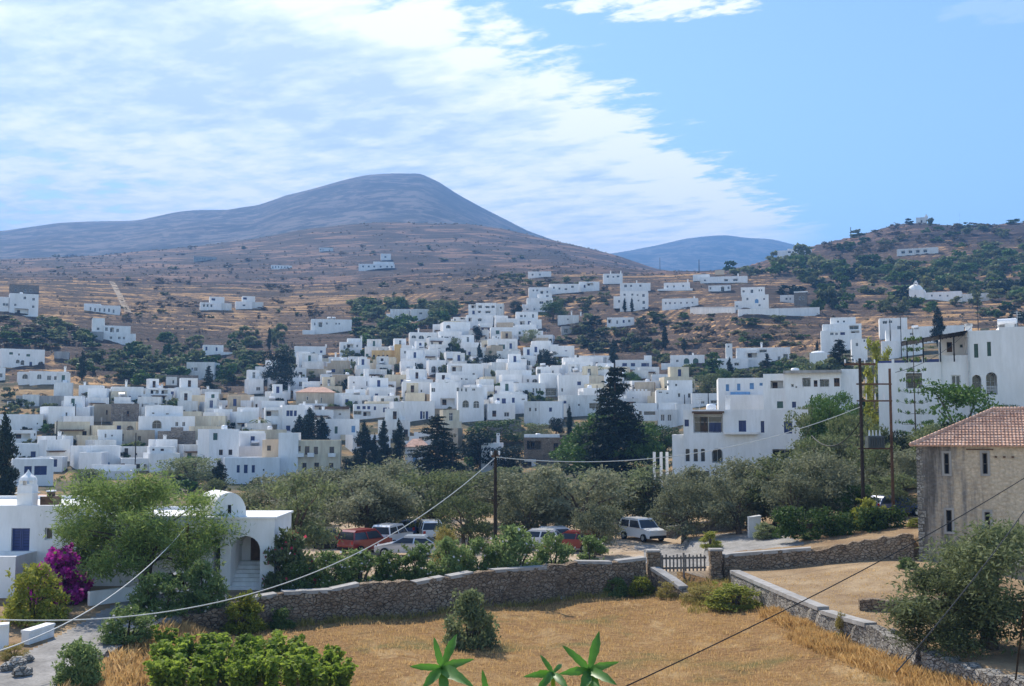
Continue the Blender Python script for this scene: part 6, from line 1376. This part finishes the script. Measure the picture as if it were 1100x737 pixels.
# named trees of the village
for kd,px,yt,wp,yb,v,lab in (('cyp',412,450,17,512,0,'left one of two slim cypresses before the white row'),('cyp',428,449,17,512,1,'right one of two slim cypresses before the white row'),('cyp',391,453,24,505,2,'broader cypress left of the two slim ones'),('cyp',402,466,12,508,0,'stubby cypress tucked between the broad and slim ones'),
    ('cyp',332,437,22,482,1,'tallest dark cypress beside the bright blue door'),('cyp',321,446,20,480,2,'short dark cypress left of the tallest by the bright blue door'),('cyp',345,447,20,480,0,'short dark cypress right of the tallest by the bright blue door'),('cyp',235,494,20,530,1,'dark cypress in front of the tall white house'),
    ('cyp',2,444,32,548,2,'huge dark cypress cut by the left edge'),('cyp',611.5,435,8,470,0,'slender cypress left of the round pine'),('cyp',714,348,9,375,1,'tall dark cypress on the slope below the three storey house'),('cyp',734.5,363,7,377,2,'small dark cypress on the stubble slope'),('cyp',784,384,9,408,0,'small dark cypress in front of the slim tower bungalow'),
    ('cyp',671,320,4.5,335,1,'left cypress against the three storey house'),('cyp',679,320,5,336,2,'right cypress against the three storey house'),('cyp',515,368,8,394,0,'dark cypress in the middle of the upper village'),('cyp',580,375,7,402,1,'pointed dark cypress in the central garden'),('cyp',289,352,6,376,2,'lone dark cypress on the left slope'),
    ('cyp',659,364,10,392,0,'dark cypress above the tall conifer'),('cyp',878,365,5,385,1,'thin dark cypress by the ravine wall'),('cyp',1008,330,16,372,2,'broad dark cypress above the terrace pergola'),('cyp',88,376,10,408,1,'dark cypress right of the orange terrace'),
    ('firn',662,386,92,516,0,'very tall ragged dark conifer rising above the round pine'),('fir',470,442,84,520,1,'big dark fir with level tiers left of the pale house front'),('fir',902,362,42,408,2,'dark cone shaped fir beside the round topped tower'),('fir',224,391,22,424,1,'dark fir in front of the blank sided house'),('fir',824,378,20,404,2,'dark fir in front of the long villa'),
    ('dark',300,371,42,418,0,'big round dark tree at the left end of the village'),('dark',303,398,26,424,1,'dark tree below the big round dark tree'),('dark',515,460,46,508,2,'dark tree left of the pale narrow house front'),('dark',376,486,26,522,0,'black looking shrub tree beside the broad cypress'),('dark',548,478,40,510,1,'dark leafy tree beside the dark stone house'),
    ('dark',1038,408,54,458,3,'dark bushy tree in front of the big right house'),('dark',589,375,22,396,0,'dark hedge like trees in the central garden'),('dark',597,448,20,468,1,'dark round tree under the cubic house'),('dark',735,482,20,514,2,'dark tree at the left corner of the white house'),('dark',559,384,16,398,3,'dark tree left of the central garden cypress'),('dark',530,380,26,398,1,'dark low trees right of the upper village cypress'),
    ('umb',655,436,128,516,0,'huge round bright topped pine behind the olives'),('darkgreen',712,456,46,500,1,'bright green tree right of the round pine'),('mid',205,487,66,528,0,'round green tree left of the street lamp'),('mid',96,502,40,528,1,'light green tree behind the feathery tree'),('mid',232,512,40,545,3,'green tree behind the domed porch'),
    ('darkgreen',895,418,46,470,0,'dense green tree right of the white house'),('mid',872,432,36,480,2,'light leaved tree touching the right end of the white house'),('darkgreen',530,448,66,478,2,'green shrubs covering the bank under the two arches'),('mid',572,452,40,476,0,'green bushes right of the collapsed cottage'),
    ('umb',676,398,32,416,0,'low round pine right of the tall conifer top'),('mid',594,412,10,424,1,'leafy tree on the roof terrace of the canopy house'),('mid',636,392,26,412,3,'brownish tree right of the deep blue porch'),('mid',760,400,34,430,1,'bare grey tree left of the four light blue windows'),('darkgreen',776,396,26,418,3,'green tree below the slim tower bungalow'),
    ('mid',490,362,12,376,2,'round green tree in front of the pole in the upper village'),('dark',512,349,13,368,2,'round dark tree beside the upper pale cubes'),('mid',570,352,20,372,0,'round dark green tree right of the pale cubes'),('darkgreen',594,322,30,344,1,'bright green tree beside the stepped three block house'),('dark',555,322,16,340,3,'dark tree right of the hotel'),('mid',118,352,0,0,0,'') ):
    if wp: T(lab,px,yt,wp,Y=(hit(px,yb,60)-5 if kd=='firn' else None),yb=yb,kind='fir' if kd=='firn' else kd,var=v,name='cypress_tree' if kd=='cyp' else None)
for k,(px,yt,wp,yy,kd,lab) in enumerate(((868,436,48,112,'mid','light green tree covering the right corner of the white house'),(893,424,60,110,'darkgreen','dense dark green tree below the apartment building'),(914,440,50,104,'mid','green tree directly behind the tall dark pole'),(945,452,56,92,'mid','tree crown behind the transformer box'),(975,462,52,90,'dark','dark shrub tree at the foot of the pale terrace wall'),(1005,452,60,88,'mid','grey green tree between the terrace wall and the tile roof'),(1036,402,92,94,'darkgreen','dense leafy tree in front of the two arched loggias'),(1030,446,50,86,'dark','dark bush behind the ridge of the tile roof'),(938,470,60,88,'mid','low green tree left of the brown transformer pole'),(1080,432,40,96,'mid','bush at the right edge below the big right house'),(890,462,66,98,'mid','olive coloured tree left of the transformer poles'),(918,520,50,78,'darkgreen','dark green tree standing behind the hedge'),(960,505,60,80,'mid','broad green tree left of the old stone house'))):
    T(lab,px,yt,wp,yy,kind=kd,var=k%4)
T('tall yellow green poplar beside the transformer poles',941,362,24,108,kind='pop',var=0)
T('second shorter yellow poplar right of the tall one',955,372,16,110,kind='pop',var=1)
T('thin tiered tree standing before the big right house',985,352,48,92,kind='arau',var=0)
T('small palm beside the blue porch rails',279,448,22,yb=468,kind='palm',var=0)
T('tufted palm like tree on a central roof terrace',541,400,8,yb=412,kind='palm',var=0)
T('dark wind bent tree on the crest beside the chapel',978,235,12,yb=241,kind='hilld',var=0)
# ---- trees and bushes of the slopes
vr=random.Random(31)
def scatter(n,poly,kinds,hp,wp,label,group,cat='tree',avoid=True,name=None,tight=False):
    xs=[p[0] for p in poly]; ys=[p[1] for p in poly]; k=0; tries=0
    def inside(x,y):
        c=False
        for (x0,y0),(x1,y1) in zip(poly,poly[1:]+poly[:1]):
            if (y0>y)!=(y1>y) and x<(x1-x0)*(y-y0)/(y1-y0)+x0: c=not c
        return c
    while k<n and tries<n*30:
        tries+=1; px=vr.uniform(min(xs),max(xs)); py=vr.uniform(min(ys),max(ys))
        if not inside(px,py): continue
        Y=hit(px,py,76); 
        if Y>3500: continue
        if tight and any(Y>h[5]-.8 and Y<h[5]+h[7]+.8 and h[1]-1<px<h[2]+1 for h in HOUSES): continue
        if avoid and not tight and any(h[1]-3<px<h[2]+3 and h[3]-1<py<h[4]+9 and abs(Y-h[5])<22 or (abs(Y-h[5])<h[7]+4 and h[1]-4<px<h[2]+4) for h in HOUSES): continue
        h_=vr.uniform(*hp); w_=vr.uniform(*wp)
        T(label,px,py-h_,w_,Y,kind=vr.choice(kinds),var=vr.randrange(3),grp=group,cat=cat,name=name); k+=1
scatter(92,[(765,290),(800,276),(850,274),(900,283),(960,287),(1020,285),(1060,270),(1110,268),(1110,330),(1040,318),(1000,306),(930,308),(860,306),(800,298)],['hillg','hilll','hill','hillg'],(9,16),(16,30),'tree in the belt of pines and green trees on the right hill','belt of trees on the right hill',name='pine_tree')
scatter(55,[(840,300),(1000,300),(1110,312),(1110,352),(1030,352),(985,345),(900,338),(840,335)],['hillg','hill','hilld','hill'],(8,18),(14,30),'dark green tree on the lower right hill around the white church','trees around the white church')
scatter(45,[(860,255),(940,240),(1100,238),(1100,268),(1010,268),(900,280)],['hill','hills','hillg'],(4,9),(9,22),'scrubby bush on the brown upper right hill','scrub on the upper right hill','bush',name='hillside_bush')
scatter(55,[(700,335),(860,338),(880,372),(830,376),(700,372)],['hill','hills','hillg'],(3,8),(7,22),'low bush on the orange stubble terraces right of the village','bushes on the right stubble terraces','bush',name='hillside_bush')
scatter(60,[(600,340),(660,345),(705,350),(705,380),(640,380),(596,366)],['hill','hilll','hilld','hills'],(6,12),(10,22),'green tree or bush in the gardens above the tall conifer','garden trees above the tall conifer',name='garden_tree')
scatter(60,[(650,388),(860,392),(870,408),(760,412),(650,404)],['hill','hilll','hillg','hill'],(7,14),(11,24),'green garden tree among the low houses below the right terraces','garden trees below the right terraces',name='garden_tree')
scatter(75,[(380,326),(500,334),(480,352),(440,356),(420,372),(388,378),(384,352)],['hill','hilll','hillg'],(8,15),(14,28),'green tree in the gardens between the ochre house and the upper slope','garden trees above the ochre house')
scatter(78,[(60,345),(110,368),(200,365),(300,356),(335,385),(240,400),(215,415),(150,415),(80,405),(50,375)],['hill','hilll','hill','hillg'],(7,15),(12,26),'green tree on the left slope between the scattered white houses','trees on the left slope')
scatter(55,[(0,342),(60,345),(110,366),(70,372),(0,376)],['hill','hills','hillg'],(3,8),(10,30),'low dark bush on the terraces below the big white block','bushes below the big white block','bush',name='hillside_bush')
scatter(40,[(130,392),(300,385),(310,412),(200,424),(130,415)],['hill','hilll','hillg'],(8,15),(14,28),'green tree at the foot of the left slope behind the cream house','trees behind the cream house')
scatter(80,[(120,300),(560,298),(560,320),(490,330),(330,340),(130,345)],['hills','hill','hills'],(2,5),(6,18),'small scrubby bush on the brown terraces above the village','scrub bushes above the village','bush',name='hillside_bush')
scatter(50,[(520,296),(660,300),(650,335),(610,335),(560,318)],['hill','hills','hilll'],(3,7),(7,16),'small tree beside the upper ridge houses','small trees along the upper ridge')
scatter(40,[(868,405),(935,405),(1010,452),(935,470),(870,465)],['hillg','hilll','hill'],(14,28),(22,40),'green tree between the apartment building and the poplars','trees by the apartment building',name='garden_tree')
scatter(34,[(180,505),(300,520),(470,512),(620,508),(735,510),(640,525),(480,530),(180,530)],['hilll','hill','hillg'],(12,22),(24,42),'leafy bush at the village foot behind the olive grove','bushes at the village foot','bush',name='leafy_bush')
scatter(120,[(300,392),(480,372),(640,390),(700,410),(700,440),(300,452)],['hilll','hillg','hill','hilld','hilld'],(6,13),(7,15),'small courtyard tree between the central white houses','courtyard trees',name='courtyard_tree',tight=True)
scatter(70,[(0,428),(260,424),(300,500),(0,500)],['hilll','hill','hillg','hilld'],(7,13),(9,20),'small green tree between the left village houses','small trees of the left village',name='courtyard_tree',tight=True)
scatter(24,[(0,280),(300,262),(420,262),(560,270),(560,292),(0,296)],['hill','hills'],(2,4),(6,14),'dark bush high on the brown hillside near the far white houses','bushes high on the brown hillside','bush',name='hillside_bush')
# far scrub: nobody could count it
def scrub_field(name,n,y0,y1,szf,mat,seed,px=(-240,1340),cond=None):
    r=np.random.default_rng(seed); Vs=[]
    P=r.uniform(px[0],px[1],n); YY=np.exp(r.uniform(math.log(y0),math.log(y1),n))
    for p_,Y in zip(P,YY):
        x=(p_-550)/F*Y; 
        if noise2(np.array([x]),np.array([Y]),.02,seed)[0]+r.uniform(-.5,.5)<-.05: continue
        if any(abs(Y-h[5])<h[7]+3 and h[1]-4<p_<h[2]+4 for h in HOUSES): continue
        s=szf*r.uniform(.5,1.5)*(1+Y/2500); z=ground(x,Y); q=leaf_quads([(x,Y,z+s*.3,s,s,s*.42)],9,s*1.0,.75,int(r.integers(1e9)),.6); Vs.append(q)
    tag(obj(name,quads_mesh(name,np.concatenate(Vs),mat)),kind='stuff')
scrub_field('hillside_undergrowth',7000,300,720,.55,'scrubL',91)
scrub_field('upper_undergrowth',6000,700,1560,.95,'scrubL',92)
scrub_field('village_undergrowth',1500,125,330,.5,'hillL',93)
# ---------------------------------------------------------------- vineyard, dry grass, plants at the viewer's feet
vy=[]; r=np.random.default_rng(5)
k=0
for row in range(6):
    for i in range(11):
        Y=42.8+row*1.25+r.uniform(-.2,.2); px=168+i*20+row*2+r.uniform(-4,4)
        if px>372 or px<150+max(0,(row-3))*8: continue
        if row>3 and px>320: continue
        T('vine plant in the bright green vineyard at the bottom left',px,W(px,0,Y)[2]*0+{0:712,1:706,2:699,3:692,4:686,5:681}[row]-r.uniform(0,9)+(6 if px>300 else 0)+(px-170)*.03,30,Y,kind='vine',var=int(r.integers(3)),grp='vines of the small vineyard',cat='vine') if False else vy.append((px,Y,row))
def P_vine(v):
    def f():
        rr=np.random.default_rng(2200+v); bl=[]; mb=MB()
        for s in range(7):
            a=rr.uniform(0,6.28); q=rr.uniform(.05,.45); hh=rr.uniform(.8,1.35); mb.tube([(0,0,-.2),(q*.5*math.cos(a),q*.5*math.sin(a),.5*hh),(q*math.cos(a),q*math.sin(a),hh)],[.03,.018,.008],4)
            for t in np.linspace(.25,1,6): bl.append((q*t*math.cos(a),q*t*math.sin(a),hh*t,.17,.17,.12))
        V=leaf_quads(bl,620,.17,.85,2300+v,.3,stray=.2)
        return mk('vine_plant',1.3,1.2,[('foliage',V,'vineL')],mb.mesh('stem','bark2'))
    return proto(('vine',v),f)
PROTO['vine']=P_vine
for px,Y,row in vy:
    o=on(px,Y); hgt=random.uniform(.75,1.15); yt=460-(o[2]+hgt)/Y*F
    T('leafy vine in the bright green vineyard at the bottom left',px,yt,36,Y,kind='vine',var=random.randrange(3),grp='vines of the small vineyard',cat='vine')
def grass(name,n,area,h,mat,seed,wd=.02,clump=1):
    r=np.random.default_rng(seed); out=[]
    while len(out)<n:
        x,Y=area(r)
        if x is None: continue
        z=ground(x,Y); nb=int(r.integers(5,10))
        for _ in range(nb):
            a=r.uniform(0,6.28); q=r.uniform(0,.12)*clump; hh=h*r.uniform(.3,1.25)*(.55+.45*math.sin(x*1.7+Y*1.1)**2); bx,by=x+q*math.cos(a),Y+q*math.sin(a); dx,dy=r.normal(0,.3,2)*hh
            sx,sy=math.cos(a+1.2)*wd,math.sin(a+1.2)*wd
            out.append([(bx-sx,by-sy,z-.03),(bx+sx,by+sy,z-.03),(bx+dx*.5+sx*.7,by+dy*.5+sy*.7,z+hh*.65),(bx+dx,by+dy,z+hh)])
    tag(obj(name,quads_mesh(name,np.array(out),mat)),kind='stuff')
def inW(x,Y): return float(np.interp(Y,[b for _,b in WB][::-1],[a for a,_ in WB][::-1]))
def ar_tall(r):
    Y=r.uniform(40,58); xb=inW(0,Y); x=xb-r.uniform(.35,2.2 if Y<52 else 1.2)*1.0; return x,Y
grass('tall_dry_grass',15000,ar_tall,.5,'strawL',41,.011,3)
def ar_field(r):
    Y=r.uniform(39,69); x=r.uniform(-17,17)
    Ya=np.interp(x,[a for a,_ in WA],[b for _,b in WA])
    if Y>Ya-.5 or x>inW(0,Y)-.4 or (x<-9 and Y<50 and x>-15.0): return None,None
    return x,Y
grass('stubble_grass',52000,ar_field,.17,'strawL',42,.013,2.6)
def ar_edge(r):
    t=r.uniform(0,1); x=-16.6+2.0*r.random(); Y=40+14*t; return x,Y
grass('path_edge_dry_grass',5000,ar_edge,.5,'strawL',43,.02,2)
def ar_gate(r):
    x=r.uniform(9.6,13.6); Y=r.uniform(60,68.6); return x,Y
grass('gateway_dry_grass',4000,ar_gate,.35,'dryL',44,.02,2)
def ar_ter(r):
    Y=r.uniform(45,65); x=inW(0,Y)+r.uniform(.5,9)
    return x,Y
grass('terrace_dry_grass',5000,ar_ter,.12,'strawL',45,.014,2.2)
def ar_foot(r):
    x=r.uniform(-13,8.5); Y=float(np.interp(x,[a for a,_ in WA],[b for _,b in WA]))-r.uniform(.45,1.1); return x,Y
grass('wall_foot_weeds',2600,ar_foot,.4,'dryL',46,.02,2)
# loose stones along walls and path
sr=random.Random(8)
def rock_mesh(seed):
    q=random.Random(seed); mb=MB(); n=7; vs=[];fs=[]
    for j in range(4):
        for i in range(n): a=2*math.pi*i/n; rr=[.55,1,.9,.4][j]*q.uniform(.8,1.15); vs.append((rr*math.cos(a),rr*math.sin(a)*.8,[-.3,.1,.5,.75][j]*q.uniform(.85,1.1)))
    for j in range(3):
        for i in range(n): fs.append((j*n+i,j*n+(i+1)%n,j*n+n+(i+1)%n,j*n+n+i))
    fs.append(tuple(range(3*n,4*n))); mb.add(vs,fs); return mb.mesh('boulder','stonepale')
RK=[rock_mesh(i) for i in range(4)]
for px,Y,s in ((18,45,.5),(24,43.8,.4),(9,44.6,.35),(30,46,.3),(958,47.6,.32),(1010,46.5,.28),(1030,40,.4),(1062,38.5,.38),(1085,37.5,.45),(1048,37.6,.3),(604,66.2,.22),(430,61,.2)):
    o=on(px,Y); b_=obj('boulder',RK[sr.randrange(4)],None,(o[0],o[1],o[2]+.05)); b_.scale=(s,s,s); b_.rotation_euler=(0,0,sr.uniform(0,6))
    tag(b_,'loose grey boulder lying on the ground by a wall or the path','boulder','loose boulders along the walls')
# the plants at the viewer's feet
m,nt,b=newmat('palmate_leaf'); n=noise(nt,22,5,.7,pos(nt)); nt.links.new(ramp(nt,n,[(.3,(.028,.095,.012)),(.55,(.065,.18,.025)),(.72,(.13,.24,.05))]),b.inputs['Base Color']); b.inputs['Roughness'].default_value=.48
t=nn(nt,'ShaderNodeBsdfTranslucent'); t.inputs['Color'].default_value=(.12,.34,.02,1); mx=nn(nt,'ShaderNodeMixShader'); mx.inputs[0].default_value=.3
nt.links.new(b.outputs[0],mx.inputs[1]); nt.links.new(t.outputs[0],mx.inputs[2]); nt.links.new(mx.outputs[0],nt.nodes['Material Output'].inputs['Surface']); M['palmate']=m
def palmate(label,Y,centre,tips,stem_off):
    c=Vector(W(*centre,Y)); base=Vector((c.x+stem_off,Y+.05,ground(c.x+stem_off,Y))); root=empty('leafy_plant',base); tag(root,label,'plant')
    mb=MB().tube([(0,0,-.05),(c-base)*.5+Vector((.02,.03,0)),c-base],[.012,.009,.006],6); mb.build('stem','vineL',root)
    mb=MB()
    for k,(tx,ty,dy) in enumerate(tips):
        t=Vector(W(tx,ty,Y+dy)); ax=t-c; L=ax.length; ax.normalize(); sd=ax.cross(Vector((0,-1,.35))).normalized(); nrm=sd.cross(ax).normalized()
        if nrm.z<0: nrm=-nrm
        n=9; L_,C_,R_=[],[],[]
        for i in range(n+1):
            u=i/n; wd=.125*L*math.sin(math.pi*min(1,u*.93+.07))**.85*(1-.25*u)*(1+.07*(-1)**i)*(1+.1*math.sin(k*2.3+i))
            p=c+ax*L*u+nrm*(.10*L*math.sin(u*2.2)-.12*L*u*u)-base
            C_.append(p); L_.append(p+sd*wd+nrm*wd*.42); R_.append(p-sd*wd+nrm*wd*.42)
        vs=L_+C_+R_; fs=[]
        for i in range(n): fs+= [(i,i+1,n+1+i+1,n+1+i),(n+1+i,n+2+i,2*n+3+i,2*n+2+i)]
        mb.add(vs,fs)
    mb.build('leaf','palmate',root,True)
palmate('lobed green leaf plant left of centre at the bottom edge',3.2,(475,718),[(466,684,.02),(491,680,.06),(509,708,-.05),(440,716,-.03),(452,742,-.1),(508,737,-.12),(480,760,-.1)],.01)
palmate('small lobed green leaf plant at the bottom, between two bigger ones',3.1,(594,723),[(580,703,.03),(604,713,.05),(562,727,-.03),(575,745,-.08),(612,742,-.08)],-.02)
palmate('big lobed green leaf plant right of centre at the bottom edge',3.0,(633,720),[(604,693,.02),(644,677,.05),(665,711,-.04),(662,735,-.1),(600,724,-.05),(622,752,-.1),(645,755,-.1)],.02)
palmate('half hidden green leaf tip beside the left lobed plant',3.3,(524,752),[(518,719,.02),(540,742,-.03),(505,748,-.05)],.0)

mb=MB(); pts=[]
for px,py in ((120,303),(123,307),(126,313),(129,319),(132,325),(135,331),(139,338)): Y=hit(px,py,200); pts.append((W(px,py,Y)[0],Y))
pp=[]
for (p,q) in zip(pts,pts[1:]):
    for i in range(14): pp.append((p[0]+(q[0]-p[0])*i/14,p[1]+(q[1]-p[1])*i/14))
for p,q in zip(pp,pp[1:]): mb.add([(p[0]-1.6,p[1],ground(p[0]-1.6,p[1])+.25),(p[0]+1.6,p[1],ground(p[0]+1.6,p[1])+.25),(q[0]+1.6,q[1],ground(q[0]+1.6,q[1])+.25),(q[0]-1.6,q[1],ground(q[0]-1.6,q[1])+.25)],[(0,1,2,3)])
tag(mb.build('dirt_path','dirt'),kind='structure')

for m_ in bpy.data.materials:
    if not m_.use_nodes: continue
    p_=m_.node_tree.nodes.get('Principled BSDF')
    if p_ is not None and p_.inputs['Roughness'].default_value>=.5 and not p_.inputs['Coat Weight'].default_value: p_.inputs['Specular IOR Level'].default_value=.06 if p_.inputs['Roughness'].default_value>.8 else .2
